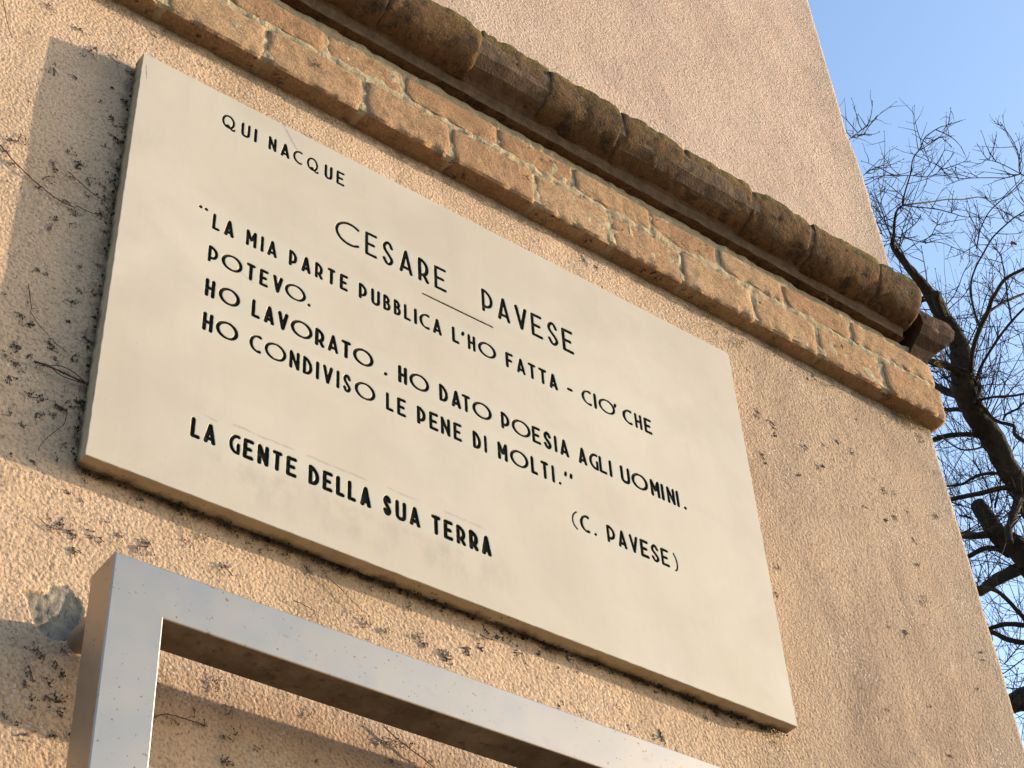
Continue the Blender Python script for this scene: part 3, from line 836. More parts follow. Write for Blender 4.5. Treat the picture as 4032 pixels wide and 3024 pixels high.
def seg_field(X, Y, segs):
    D = np.full(X.shape, 9.0)
    for (ax, ay, bx, by, hw) in segs:
        ex, ey = bx-ax, by-ay; L2 = ex*ex+ey*ey+1e-12
        t = np.clip(((X-ax)*ex+(Y-ay)*ey)/L2, 0, 1)
        D = np.minimum(D, np.hypot(X-ax-t*ex, Y-ay-t*ey)-hw)
    return D

chars = []       # (name, segs, bbox)
for li, line in enumerate(TEXT):
    top, bot = VTB[li]; sw = SWL[li]
    for tok in line.split(';'):
        ch, l, r_ = tok.split(' '); l = float(l); r_ = float(r_)
        hw = sw/2*random.uniform(0.93, 1.07)
        if ch in 'OQ': hw *= 0.84
        if ch in 'C(G)': hw *= 0.86
        if ch == ')' or ch == '(': hw *= 0.7
        y0 = bot+sw/2; y1 = top-sw/2
        if ch in 'I.,\'':
            c = (l+r_)/2; x0 = c-0.002; x1 = c+0.002
        else:
            x0 = l+hw; x1 = r_-hw
            if ch in 'LTE' : x1 += 0.0003
            if ch == 'E' and li in (0,): x1 += 0.0
        if ch in "'," and li != 2: pass
        segs = []
        for st in glyph(ch, li):
            for a, b in zip(st, st[1:]):
                h2 = hw
                if ch in 'OQC' and li > 1:      # thinner towards the upper left and lower right of the bowls
                    mx, my = (a[0]+b[0])/2-.5, (a[1]+b[1])/2-.5
                    h2 = hw*(1.0+0.38*abs(mx)*2-0.20)
                segs.append((x0+(x1-x0)*a[0], y0+(y1-y0)*a[1], x0+(x1-x0)*b[0], y0+(y1-y0)*b[1], h2))
        nm = 'punctuation_mark' if ch in ".,'-()" else 'letter'
        chars.append((nm, segs))
for (u, v) in [(0.0977,0.4289),(0.1054,0.4290)]:
    chars.append(('punctuation_mark', [(u, v, u+0.0006, v-0.0005, 0.0026)]))
chars.append(('engraved_rule', [(0.4231,0.4628,0.5367,0.4624,0.0017)]))

FLOOR = 0.0042/S
def depth_of(d):      # d = distance inside the outline
    if d <= 0: return 0.0
    if d < RIMW: return d*0.75
    return min(FLOOR, RIMW*0.75+(d-RIMW)*1.7)

allv = []; alle = []
slab_rim_v = []; slab_rim_f = []
fields = []
for ci, (nm, segs) in enumerate(chars):
    xs_ = [s[0] for s in segs]+[s[2] for s in segs]; ys_ = [s[1] for s in segs]+[s[3] for s in segs]
    pad = 0.0055
    x0, x1, y0, y1 = min(xs_)-pad, max(xs_)+pad, min(ys_)-pad, max(ys_)+pad
    nx = int((x1-x0)/GRID)+2; ny = int((y1-y0)/GRID)+2
    X, Y = np.meshgrid(x0+np.arange(nx)*GRID, y0+np.arange(ny)*GRID)
    F = seg_field(X, Y, segs)
    # hand-cut irregularity
    F = F + 0.00008*np.sin(X*900+ci)*np.sin(Y*760+ci*2.0)
    lo = march(F, x0, y0, GRID, 0.0)
    lr = march(F, x0, y0, GRID, -RIMW)
    lf = march(F, x0, y0, GRID, -RIMW-(FLOOR-RIMW*0.75)/1.7*0.8)
    fields.append((x0, x1, y0, y1, F, lo))
    for lp in lo:
        b = len(allv); allv += lp; alle += [(b+i, b+(i+1) % len(lp)) for i in range(len(lp))]
    # local triangulation
    vv = []; ee = []
    for lp in lo+lr+lf:
        b = len(vv); vv += lp; ee += [(b+i, b+(i+1) % len(lp)) for i in range(len(lp))]
    res = delaunay_2d_cdt([Vector(p) for p in vv], ee, [], 0, 1e-9)
    tv = np.array([tuple(p) for p in res[0]]); tf = res[2]
    def samp(px, py):
        gx = (px-x0)/GRID; gy = (py-y0)/GRID
        i = int(max(0, min(nx-2, math.floor(gx)))); j = int(max(0, min(ny-2, math.floor(gy))))
        a, b_ = gx-i, gy-j
        return (F[j,i]*(1-a)*(1-b_)+F[j,i+1]*a*(1-b_)+F[j+1,i]*(1-a)*b_+F[j+1,i+1]*a*b_)
    dv = [-samp(p[0], p[1]) for p in tv]
    V3 = [P(p[0], depth_of(dd), p[1]) for p, dd in zip(tv, dv)]
    ink = []; rim = []
    for q in tf:
        cxy = tv[list(q)].mean(0); s = -samp(cxy[0], cxy[1])
        if s <= 0: continue
        (ink if s > RIMW*0.98 else rim).append(tuple(q))
    mp = {}
    def remap(fs, src):
        mp = {}; vo = []; fo = []
        for q in fs:
            t = []
            for i in q:
                if i not in mp: mp[i] = len(vo); vo.append(src[i])
                t.append(mp[i])
            # face the viewer (-y)
            a, b2, c2 = (vo[i] for i in t)
            if (b2-a).cross(c2-a).y > 0: t = t[::-1]
            fo.append(tuple(t))
        return vo, fo
    vo, fo = remap(ink, V3)
    if fo: mesh_obj(nm, vo, fo, M_INK, plaque, smooth=False)
    vo, fo = remap(rim, V3)
    b = len(slab_rim_v); slab_rim_v += vo; slab_rim_f += [tuple(i+b for i in q) for q in fo]

# slab outline with slightly uneven sawn edge and chipped corner
def edge_pts(a, b, n):
    return [(a[0]+(b[0]-a[0])*i/n, a[1]+(b[1]-a[1])*i/n) for i in range(n)]
outl = edge_pts((0,0),(1,0),160)+edge_pts((1,0),(1,HH-0.0045),90)+[(0.9995,HH-0.0045),(0.9978,HH-0.0012)]+edge_pts((0.9955,HH),(0,HH),150)+edge_pts((0,HH),(0,0),100)
outl2 = []
for (x, z) in outl:
    k1 = 0.0007*noise.noise(Vector((x*70, z*70, 2)))+0.0005*noise.noise(Vector((x*300, z*300, 5)))
    outl2.append((x+k1*(1 if z > 0.002 and z < HH-.002 else 0), z+k1*(1 if x > 0.002 and x < .998 else 0)))
b = len(allv); allv += outl2; nb = len(outl2)
alle += [(b+i, b+(i+1) % nb) for i in range(nb)]
res = delaunay_2d_cdt([Vector(p) for p in allv], alle, [], 1, 1e-9)
tv = np.array([tuple(p) for p in res[0]]); tf = res[2]
cen = np.array([tv[list(q)].mean(0) for q in tf])
keep = np.ones(len(tf), bool)
for (x0, x1, y0, y1, F, lo) in fields:
    m_ = (cen[:,0] > x0) & (cen[:,0] < x1) & (cen[:,1] > y0) & (cen[:,1] < y1) & keep
    idx = np.nonzero(m_)[0]
    if not len(idx): continue
    gx = (cen[idx,0]-x0)/GRID; gy = (cen[idx,1]-y0)/GRID
    i = np.clip(np.floor(gx).astype(int), 0, F.shape[1]-2); j = np.clip(np.floor(gy).astype(int), 0, F.shape[0]-2)
    a = gx-i; b_ = gy-j
    s = F[j,i]*(1-a)*(1-b_)+F[j,i+1]*a*(1-b_)+F[j+1,i]*(1-a)*b_+F[j+1,i+1]*a*b_
    keep[idx[s < 0]] = False
sv = [P(p[0], 0.0, p[1]) for p in tv]; sf = []; sm = []
for q, k in zip(tf, keep):
    if not k: continue
    a, b2, c2 = (sv[i] for i in q)
    if abs((b2-a).cross(c2-a).y) < 1e-12: continue
    sf.append(tuple(q) if (b2-a).cross(c2-a).y < 0 else tuple(q)[::-1]); sm.append(0)
b = len(sv); sv += slab_rim_v; sf += [tuple(i+b for i in q) for q in slab_rim_f]; sm += [2]*len(slab_rim_f)
# bevel and side faces
TH = 0.021
b = len(sv)
for (x, z) in outl2: sv.append(P(x, 0.0, z))
for (x, z) in outl2: sv.append(P(x+0.0006*np.sign(x-.5)*(1 if (x < .002 or x > .995) else 0), 0.0008, z+0.0006*np.sign(z-.3)*(1 if (z < .002 or z > HH-.002) else 0)))
for (x, z) in outl2: sv.append(P(x+0.0006*np.sign(x-.5)*(1 if (x < .002 or x > .995) else 0), TH, z+0.0006*np.sign(z-.3)*(1 if (z < .002 or z > HH-.002) else 0)))
for i in range(nb):
    i2 = (i+1) % nb
    sf.append((b+i, b+nb+i, b+nb+i2, b+i2)); sm.append(0)
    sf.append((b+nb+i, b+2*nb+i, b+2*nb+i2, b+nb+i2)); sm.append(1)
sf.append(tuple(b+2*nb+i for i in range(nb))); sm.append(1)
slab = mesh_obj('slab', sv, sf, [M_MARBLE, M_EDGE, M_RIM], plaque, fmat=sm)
for (u, v) in ((0.08, 0.08), (0.92, 0.08), (0.08, 0.57), (0.92, 0.57)):
    mb = MB(); mb.tube([P(u, TH-0.001, v), P(u, YW+0.01, v)], 0.008, 10); mb.build('fixing_pin', M_SCREW, plaque)

# ------------------------------------------------------------------ steel frame
fr = thing('steel_frame', 'satin stainless steel box-section frame standing off the wall below the plaque', 'metal frame', P(0.5, YW, -0.95))
UF0, UF1, VF1, VF0 = 0.010, 1.06, -0.1655, -1.02
FT = 0.0545; YF, YBK = -0.080, -0.0325
def bar(name, a, b, u, y0, y1, vert):
    bv = 0.0012
    pass
def frame_bar(name, quad_front):
    """mitred square tube bar; quad_front: 4 (u, v) corners in order, extruded from YF to YBK, edges eased"""
    e = 0.0011
    cx = sum(p[0] for p in quad_front)/4; cz = sum(p[1] for p in quad_front)/4
    def inset(p):
        return (p[0]-e*np.sign(p[0]-cx) if not p[2] else p[0], p[1]-e*np.sign(p[1]-cz) if not p[3] else p[1])
    return None
def ring_frame():
    O = [(UF0,VF0),(UF1,VF0),(UF1,VF1),(UF0,VF1)]
    I = [(UF0+FT,VF0+FT),(UF1-FT,VF0+FT),(UF1-FT,VF1-FT),(UF0+FT,VF1-FT)]
    e = 0.0014
    def off(pts, k):   # k>0 grows
        cx, cz = (UF0+UF1)/2, (VF0+VF1)/2
        return [(p[0]+k*np.sign(p[0]-cx), p[1]+k*np.sign(p[1]-cz)) for p in pts]
    # profile rings from outer back to inner back
    rings = [(O, YBK), (O, YF+e), (off(O, -e*0.35), YF+e*0.35), (off(O, -e), YF), (off(I, e), YF), (off(I, e*0.35), YF+e*0.35), (I, YF+e), (I, YBK)]
    names = ['bottom_bar', 'right_post', 'top_bar', 'left_post']
    for k in range(4):
        k2 = (k+1) % 4
        vs = []; fs = []
        for (pts, y) in rings:
            vs.append(P(pts[k][0], y, pts[k][1])); vs.append(P(pts[k2][0], y, pts[k2][1]))
        n = len(rings)
        for i in range(n):
            i2 = (i+1) % n
            fs.append((2*i, 2*i+1, 2*i2+1, 2*i2))
        o = mesh_obj(names[k], vs, fs, [M_METAL, M_SHADED_GRIME], fr, fmat=[1 if (i == n-2 and k == 2) else 0 for i in range(n)])
ring_frame()
for (u, v) in ((0.031, -0.199), (0.031, -0.90), (1.035, -0.199), (1.035, -0.90), (0.53, -0.99)):
    mb = MB(); mb.tube([P(u, YBK-0.001, v), P(u, YW+0.012, v)], 0.013*S, 24)
    mb.build('standoff_tube', M_METAL, fr, smooth=False)
mb = MB(); mb.tube([P(0.0215, YF+0.002, -0.392), P(0.0215, YF-0.003, -0.392)], 0.008, 14); mb.build('screw_head', M_SCREW, fr)

# ------------------------------------------------------------------ dead creeper on the wall
def unproj(x, y, yp):
    """source pixel -> point on the plane Y = yp (plaque units)"""
    dd = Vector(((x-2016.0)/FPX, (y-1512.0)/FPX, 1.0))
    w = Vector([sum(CAM_R[i][k]*dd[i] for i in range(3)) for k in range(3)])
    t = (yp*S-CAM_C.y)/w.y
    return CAM_C+w*t
def curve_pts(pts, k=5):
    out = []
    p = [pts[0]]+pts+[pts[-1]]
    for i in range(1, len(p)-2):
        a, b, c, d_ = p[i-1], p[i], p[i+1], p[i+2]
        for j in range(k):
            t = j/k
            out.append(0.5*((2*b)+(c-a)*t+(2*a-5*b+4*c-d_)*t*t+(3*b-a-3*c+d_)*t**3))
    out.append(pts[-1])
    return out
STEMS = [
 ([(-60,520),(0,571),(60,640),(140,717),(225,784),(273,808),(300,818)], 2.9, 'longest reddish creeper stem crossing the plaque shadow from the left border', M_STEM),
 ([(267,674),(310,712),(365,762),(419,796),(440,830)], 2.0, 'kinked creeper stem ending at the plaque edge above the long stem', M_STEM),
 ([(298,808),(345,832),(389,845),(420,860)], 1.8, 'short creeper stem that continues the long one towards the plaque edge', M_STEM),
 ([(213,662),(232,700),(254,742)], 1.3, 'thin upright creeper tendril above the long diagonal stem', M_STEM_PALE),
 ([(112,1117),(118,1170),(126,1221)], 1.8, 'straight upright creeper twig left of the plaque at mid height', M_STEM),
 ([(118,1222),(135,1250),(160,1285),(200,1330),(235,1365),(267,1388)], 1.5, 'curved creeper tendril sweeping down to the right under the upright twig', M_STEM),
 ([(134,1424),(170,1433),(231,1458),(290,1487),(346,1515),(360,1522)], 4.2, 'thickest dark creeper stub pointing at the plaque near its lower left corner', M_STEM),
 ([(216,1591),(238,1604),(264,1616)], 4.5, 'stubby bark fragment of creeper low beside the plaque', M_STEM),
 ([(264,1616),(252,1667),(215,1700),(164,1746),(152,1777)], 1.8, 'hooked creeper root hanging from the bark fragment', M_STEM),
 ([(10,-40),(12,0),(27,79),(46,146)], 1.8, 'thin creeper twig at the top left corner of the wall', M_STEM),
 ([(425,216),(450,236),(471,252)], 1.6, 'short straight creeper twig above the plaque shadow beside its top left corner', M_STEM),
 ([(724,1996),(745,2045),(761,2095),(785,2135)], 1.8, 'bent straw-coloured twig hanging under the plaque, left part', M_STEM_PALE),
 ([(1281,2266),(1340,2316),(1377,2356),(1431,2409)], 1.7, 'thin creeper stem slanting between plaque and steel frame', M_STEM),
 ([(600,2826),(632,2815),(662,2812),(729,2830),(820,2861)], 2.2, 'arched creeper stem in the shade inside the steel frame beside its left post', M_STEM),
 ([(1510,2860),(1587,2927),(1660,2982),(1730,3040)], 2.6, 'brown creeper stem inside the steel frame at the bottom of the picture', M_STEM),
 ([(1154,2362),(1236,2405),(1215,2432)], 1.6, 'hook-shaped creeper twig just above the frame top bar', M_STEM),
 ([(146,2034),(185,2066),(219,2083),(295,2089)], 1.4, 'angled creeper twig above the broken plaster patch', M_STEM),
 ([(1890,2497),(1910,2510),(1940,2519)], 2.6, 'tiny curled dark leaf stalk under the middle of the plaque', M_STEM),
 ([(0,1376),(30,1400),(62,1420)], 1.5, 'pale tendril at the left border beside the thick creeper stub', M_STEM_PALE),
]
for i, (pts, wpx, lab, mt) in enumerate(STEMS):
    q = [unproj(x, y, YW-0.0025-0.0014*random.random()-(0.006 if i in (6, 8) and 0 < j < 4 else 0)) for j, (x, y) in enumerate(pts)]
    q = curve_pts(q, 6)
    q = [p+Vector((random.gauss(0, .0004), random.gauss(0, .0004), random.gauss(0, .0004))) for p in q]
    rad = wpx/2/1.75*0.001*1.4
    mb = MB(); n = len(q)
    mb.tube(q, [rad*(1.1-0.35*k/n)*(1+0.18*math.sin(k*2.1)) for k in range(n)], 6)
    for k in range(2, n-1, max(3, n//5)):     # swollen nodes and side hooks
        mb.ball(q[k], rad*1.7)
        if random.random() < .7:
            dv = Vector((random.uniform(-1, 1), 0.1, random.uniform(-1, 1)))*0.012
            mb.tube([q[k], q[k]+dv*.6, q[k]+dv+Vector((0, .003, random.uniform(-.004, .004)))], [rad*.5, rad*.4, rad*.25], 4)
    if i == 6:
        q2 = [unproj(x, y, YW-0.004) for x, y in [(190,1440),(235,1440),(285,1462),(330,1500),(350,1516)]]
        mb.tube(curve_pts(q2, 5), rad*.55, 5)
        q2 = [unproj(x, y, YW-0.006) for x, y in [(205,1450),(240,1478),(300,1500),(350,1516)]]
        mb.tube(curve_pts(q2, 5), rad*.5, 5)
    o = mb.build('creeper_stem', mt, smooth=True)
    tag(o, lab, 'dead vine', 'dead creeper stems clinging to the wall')

# sticky pads left by the creeper: uncountable small clusters
def cluster(mb, base, nrm, size, k, ang=None):
    t1 = Vector((1, 0, 0)); t2 = nrm.cross(t1).normalized()
    a0 = random.uniform(0, 6.28) if ang is None else ang
    stem_end = base
    for j in range(k):
        a = a0+random.gauss(0, 0.9); L = size*random.uniform(0.2, 1.0)
        p = base+(t1*math.cos(a)+t2*math.sin(a))*L
        mb.ball(p+nrm*0.0008, random.uniform(0.0007, 0.0016)*(1.2 if size > .02 else 1), (1, 1, 1))
        if random.random() < .6:
            mid = (base+p)*.5+nrm*0.0012
            mb.tube([base+nrm*0.0005, mid, p+nrm*0.0006], 0.00045, 3, cap=False)
pads = MB(); pads2 = MB()
def wall_pt(x, y):
    return unproj(x, y, YW-0.0006)
SPOTS = [(215,40),(330,130),(345,200),(360,205),(210,268),(290,285),(370,190),(450,500),(455,540),(440,480),(270,600),(215,640),(320,650),(300,660),(205,660),(170,700),(145,745),(335,700),(325,765),(270,780),(300,845),(400,850),(420,740),(425,830),(60,640),(30,600),(60,560),(100,540),
 (200,900),(215,870),(270,870),(135,1060),(165,1075),(275,1185),(90,1240),(110,1265),(70,1370),(55,1345),(190,1355),(205,1380),(120,1395),(60,1425),(75,1460),(30,1480),(155,1435),(300,1580),(315,1600),(335,1500),(350,1440),(120,1565),(160,1575),(200,1640),(140,1620),(290,1665),(15,1400),(40,1650),(60,1800),(120,1815),(215,1790),
 (250,2095),(260,2110),(275,2150),(380,2100),(390,2110),(540,2145),(575,2160),(590,2150),(480,2120),(885,2235),(900,2230),(650,1900),(660,1960),(700,2010),(760,2140),(800,2130),(1000,2120),(1110,2110),(1120,2150),(1140,2140),(1265,2220),(1240,2255),(1450,2465),(1515,2495),(1600,2390),(1660,2530),(1650,2520),(1745,2585),(1840,2560),(1890,2560),(1740,2600),(1830,2540),
 (2060,2570),(2220,2590),(2240,2600),(2200,2640),(2420,2780),(2200,2770),(2220,2765),(2600,2900),(2610,2910),(130,2560),(170,2590),(230,2620),(120,2650),(250,2560),(90,2700),(180,2740),(220,2760),(110,2760),(230,2800),(20,2830),(60,2850),(110,2900),(230,2900),(245,2650),(690,2820),(760,2830),(800,2860),(910,2790),(860,2680),(870,2700),(930,2890),(1000,2930),(880,3000),(900,2890),(1530,2920),(1600,2920),(1620,2930),(1550,3000),
 (2965,1610),(3030,1660),(3040,1690),(3045,1710),(3160,1755),(3155,1765),(3225,1765),(3350,1780),(3225,1820),(3235,1825),(3300,1740),(3480,1930),(3510,1950),(3400,2000),(3480,2040),(3630,1730),(3640,1740),(3690,1860),(3170,1490),(3120,1470),(2980,1640),(3610,2125),(3520,2035),(3690,2030),(3630,2370),(3640,2370),(3870,2590),(3880,2590),(3620,2220),(3060,2230),(3055,2345),(3060,2350),(2995,1790),(2940,1470),(3200,1480),(2930,1370),(2300,1040),(2360,1060),(2060,990),(2450,1040),(2820,1230),(2860,1260),(2900,1290),(3850,2710),(3560,2500),(3140,1880),(2860,1260)]
FAR = 0
for (x, y) in SPOTS:
    p = wall_pt(x+random.gauss(0, 6), y+random.gauss(0, 6))
    sc = 1.0 if x < 2600 else 0.85
    tgt = pads if random.random() < .65 else pads2
    cluster(tgt, p, Vector((0, -1, 0)), random.uniform(.010, .024)*sc, random.randint(5, 13))
for i in range(190):
    x = random.uniform(0, 4000); y = random.uniform(0, 3000)
    if x > 1500 and random.random() < .55: continue
    p = wall_pt(x, y); u = p.x/S; v = (p.z-Z0)/S
    if not (-0.3 < u < 1.5 and -0.6 < v < 0.76): continue
    if -0.01 < u < 1.005 and -0.01 < v < HH: continue
    cluster(pads if random.random() < .4 else pads2, p, Vector((0, -1, 0)), random.uniform(.005, .016), random.randint(2, 7))
# around the slab's left and lower edges, where the creeper was thickest
for i in range(120):
    if random.random() < .42: u, v = -random.random()**2*0.035, random.uniform(0.0, HH)
    else: u, v = random.uniform(0, 1.0), -random.random()**2*0.02
    cluster(pads, P(u, YW-0.0006, v), Vector((0, -1, 0)), random.uniform(.005, .014), random.randint(3, 8))
o = pads.build('creeper_pads', M_PADS); tag(o, 'scattered dark clusters of dried creeper pads on the plaster wall', 'creeper remains', kind='stuff')
o = pads2.build('creeper_pads', M_PADS_B); tag(o, 'faded greyish clusters of old creeper pads on the plaster wall', 'creeper remains', kind='stuff')
pads = MB()
# same growth on bricks: faces, underside and cornice
for i in range(95):
    u = random.uniform(-0.2, 1.5); r_ = random.random()
    if r_ < .35: base, nn = P(u, random.uniform(0.0, 0.024), 0.7615), Vector((0, 0, -1))
    elif r_ < .6: base, nn = P(u, -0.0050, random.uniform(.775, .89)), Vector((0, -1, 0))
    else:
        t = random.random(); base, nn = P(u, -0.045-0.033*t, 0.934+0.035*t), Vector((0, -.7, -.7)).normalized()
    cluster(pads, base, nn, random.uniform(.006, .020), random.randint(4, 11))
o = pads.build('creeper_pads_on_bricks', M_PADS); tag(o, 'small dark clusters of dried creeper pads on the brick band and cornice', 'creeper remains', kind='stuff')
# dirt crumbs packed into the gap behind the slab and dry moss tufts under the band
crumbs = MB()
for i in range(300):
    if random.random() < .25: p = P(-0.0005-random.random()*0.004, random.uniform(0.017, YW), random.uniform(0.0, HH*.97))
    else: p = P(random.uniform(0.0, 1.0), random.uniform(0.017, YW), -0.0005-random.random()*0.004)
    crumbs.ball(p, random.uniform(.001, .0034), (1, 1, .8))
o = crumbs.build('dirt_crumbs', M_DIRT); tag(o, 'black dirt and crumbs packed in the gap behind the plaque', 'dirt', kind='stuff')
moss = MB()
def tuft(mb, base, n, L, dirv):
    for i in range(n):
        a = Vector((random.gauss(0, 1), random.gauss(-.4, .6), random.gauss(0, 1)))
        q = base+a*0.005; e = q+(dirv+Vector((random.gauss(0, .7), random.gauss(0, .5), random.gauss(0, .7))))*L*random.uniform(.4, 1)
        mb.tube([q, (q+e)/2+a*0.0015, e], [.0006, .0005, .0003], 3, cap=False)
for (x, y, k, L) in [(3540,1640,46,.020),(3570,1650,40,.022),(3520,1615,24,.016),(3600,1670,26,.018),(2785,1250,16,.014),(2800,1285,10,.012),(2905,1350,12,.022),(2915,1340,10,.014),(3270,1520,14,.012),(3060,1380,14,.012),(3620,1690,16,.014)]:
    tuft(moss, unproj(x, y, YW-0.003), k, L, Vector((0.1, -.4, -.3)))
for (x, y, k, L) in [(3690,1430,30,.02),(3700,1400,24,.018),(3665,1400,16,.014)]:
    tuft(moss, unproj(x, y, 0.0), k, L, Vector((0.2, -.2, -.7)))
tuft(moss, unproj(3248, 1178, -0.012), 9, .022, Vector((0, -.3, .4)))
o = moss.build('dry_moss_tufts', M_MOSSY); tag(o, 'yellowish dry moss tufts hanging under the brick band near the corner', 'moss', kind='stuff')

# ------------------------------------------------------------------ bare tree behind the corner
TD = 12.0
def uray(x, y, depth):
    dd = Vector(((x-2016.0)/FPX, (y-1512.0)/FPX, 1.0))
    w = Vector([sum(CAM_R[i][k]*dd[i] for i in range(3)) for k in range(3)])
    return CAM_C+w*depth
tree = thing('bare_tree', 'large leafless tree with heavy dark limbs behind the building corner', 'tree', (13.1, 5.6, 0))
PX = TD/FPX
placed = []      # (x, y, depth)
def near_depth(x, y):
    if not placed: return TD
    return min(placed, key=lambda q: (q[0]-x)**2+(q[1]-y)**2)[2]
limbs3d = []
def limb(pts, w, drift=None, wob=1.0, name='branch', n=8):
    """pts in source pixels from the root outwards, w = width px list or (w0, w1)"""
    k = len(pts)
    if len(w) == 2 and k > 2: w = [w[0]+(w[1]-w[0])*i/(k-1) for i in range(k)]
    d0 = near_depth(*pts[0])
    sl = drift if drift is not None else random.uniform(-0.0032, 0.0032)
    dist = 0; q3 = []; rr = []; dl = []
    for i, (x, y) in enumerate(pts):
        if i: dist += math.hypot(x-pts[i-1][0], y-pts[i-1][1])
        dep = d0+sl*dist+0.05*wob*math.sin(dist*0.013+len(placed))
        q3.append(uray(x, y, dep)); rr.append(w[i]/2*dep/FPX); dl.append(dep)
    cp = curve_pts(q3, 4); cr = []
    for i in range(len(rr)-1):
        for j in range(4): cr.append(rr[i]+(rr[i+1]-rr[i])*j/4)
    cr.append(rr[-1])
    cr = [c*(1+0.04*math.sin(i*1.7+k)) for i, c in enumerate(cr)]
    cp = [p+Vector((random.gauss(0, .2), random.gauss(0, .2), random.gauss(0, .2)))*min(r_*0.25, .008) for p, r_ in zip(cp, cr)]
    for (x, y), dd in zip(pts, dl): placed.append((x, y, dd))
    for i in range(len(pts)-1):
        for t in (.33, .66):
            placed.append((pts[i][0]+(pts[i+1][0]-pts[i][0])*t, pts[i][1]+(pts[i+1][1]-pts[i][1])*t, dl[i]+(dl[i+1]-dl[i])*t))
    mb = MB(); mb.tube(cp, cr, n)
    o = mb.build(name, M_BARK if max(w) > 9 else M_TWIG, tree, smooth=True)
    limbs3d.append((cp, cr))
    return o
# trunk down to the ground
limb([(5750,7400),(5450,6100),(5050,4900),(4650,3700),(4400,2950),(4250,2450),(4160,2180)], [300,260,230,215,200,170,140], drift=0.0, wob=0, name='trunk', n=14)
limb([(4170,2220),(4110,2080),(4035,1955),(4003,1900),(3959,1832),(3927,1763),(3890,1700),(3854,1650),(3820,1590),(3795,1536),(3788,1460),(3785,1400),(3772,1351),(3745,1300),(3719,1258),(3685,1192),(3652,1146),(3606,1086),(3566,1039),(3526,986),(3514,960)],
     [130,110,98,92,88,94,96,94,92,92,88,84,74,70,66,62,48,36,30,26,22], drift=0.0, n=12)
limb([(3520,975),(3513,950),(3519,930),(3523,861),(3534,825),(3554,808),(3562,761),(3585,684),(3596,623),(3623,585),(3642,542),(3677,515),(3704,500),(3727,494),(3750,481)], [17,15,13,11,9,8,7,6,5.4,5,4.5,4,3.5,3,2.4], n=6)
limb([(3720,1240),(3695,1185),(3680,1160)], [46,44,38])
B = limb
B([(3554,808),(3623,800),(3685,792),(3731,785),(3792,785),(3869,777),(3923,815),(3977,846),(4023,869),(4080,880)], (7,2.5), n=5)
B([(3554,808),(3608,815),(3685,823),(3746,838),(3800,854),(3869,854),(3969,862)], (6,2), n=5)
B([(3520,930),(3569,938),(3631,954),(3700,954),(3761,977),(3823,1008)], (5,2), n=5)
B([(3631,954),(3669,923),(3692,885),(3761,869),(3808,862)], (4,2), n=5)
B([(3585,690),(3530,692),(3480,692),(3411,700)], (4,2.5), n=5)
B([(3585,690),(3640,696),(3685,685),(3708,650)], (4,2), n=5)
B([(3552,923),(3608,877),(3627,842)], (5,3), n=5)
B([(3623,592),(3669,562),(3708,538),(3761,535)], (4,2), n=5)
B([(3350,545),(3358,538),(3385,515),(3423,492),(3454,454)], (3.4,2), n=5)
B([(3369,531),(3392,535),(3410,522)], (2.6,1.8), n=5)
B([(3400,690),(3446,646),(3465,627)], (3.4,2), n=5)
B([(3519,900),(3480,870),(3450,800),(3430,760)], (4,2), n=5)
B([(3520,930),(3490,940),(3462,900),(3450,860)], (4,2), n=5)
# big right-hand fork
B([(3845,1510),(3825,1470),(3831,1378),(3858,1292),(3891,1225),(3905,1180),(3918,1159),(3958,1099),(4032,1059),(4110,1030),(4200,1010)], [22,21,20,21,20,17,15,14,13,12,10], n=8)
B([(3900,1222),(3951,1192),(4032,1156),(4120,1130)], (12,9), n=7)
B([(3862,1295),(3838,1232),(3825,1166),(3825,1106),(3845,1046),(3871,1000),(3905,940),(3944,900),(3990,860),(4031,834),(4090,800)], (10,5), n=6)
B([(3843,1500),(3860,1450),(3885,1405),(3931,1332),(3984,1265),(4032,1215),(4080,1180)], (14,8), n=7)
B([(3984,1265),(3971,1199),(3958,1099),(3944,1020),(3931,992),(3905,968)], (8,4), n=6)
B([(3845,980),(3852,940),(3861,900),(3892,838),(3938,792),(3984,754),(4031,708),(4080,680)], (6,4), n=5)
B([(3871,1000),(3838,950),(3861,900)], (4,3), n=5)
B([(4080,700),(4019,685),(4011,623),(3992,561),(3938,481)], (6,2.6), n=5)
B([(4019,685),(3961,654),(3910,634),(3854,627)], (4,2.2), n=5)
B([(4019,685),(3961,700),(3900,700),(3800,704),(3723,731)], (5,2.2), n=5)
# pale younger limb and the limbs cut by the wall's edge
o = B([(3827,1581),(3854,1590),(3890,1627),(3927,1659),(3990,1677),(3995,1709),(4031,1736),(4090,1760)], [13,15,15,14,15,16,17,18], n=8)
B([(3845,1504),(3858,1530),(3850,1560),(3830,1585)], (22,12), n=7)
B([(3790,1575),(3781,1559),(3736,1545),(3695,1527),(3640,1500)], (38,26), n=8)
B([(3790,1485),(3750,1450),(3704,1432),(3650,1420)], (34,26), n=8)
B([(3820,1625),(3781,1613),(3722,1613),(3660,1600)], (22,15), n=8)
B([(3870,1720),(3831,1712),(3781,1711),(3736,1715),(3686,1729),(3640,1745)], [24,21,20,20,22,22], n=8)
B([(3927,1713),(3890,1740),(3860,1762),(3809,1772),(3768,1763),(3720,1730),(3690,1712)], (9,6), n=6)
B([(3819,1485),(3790,1450),(3759,1436),(3740,1410),(3725,1385)], (9,7), n=6)
B([(3850,1575),(3918,1563),(3986,1559),(4031,1550),(4090,1540)], (11,8), n=6)
B([(3950,1654),(3963,1631),(4008,1609),(4031,1586),(4080,1560)], (10,8), n=6)
B([(3963,1866),(3899,1864),(3851,1872),(3819,1888),(3790,1906),(3746,1912),(3700,1918)], (14,9), n=6)
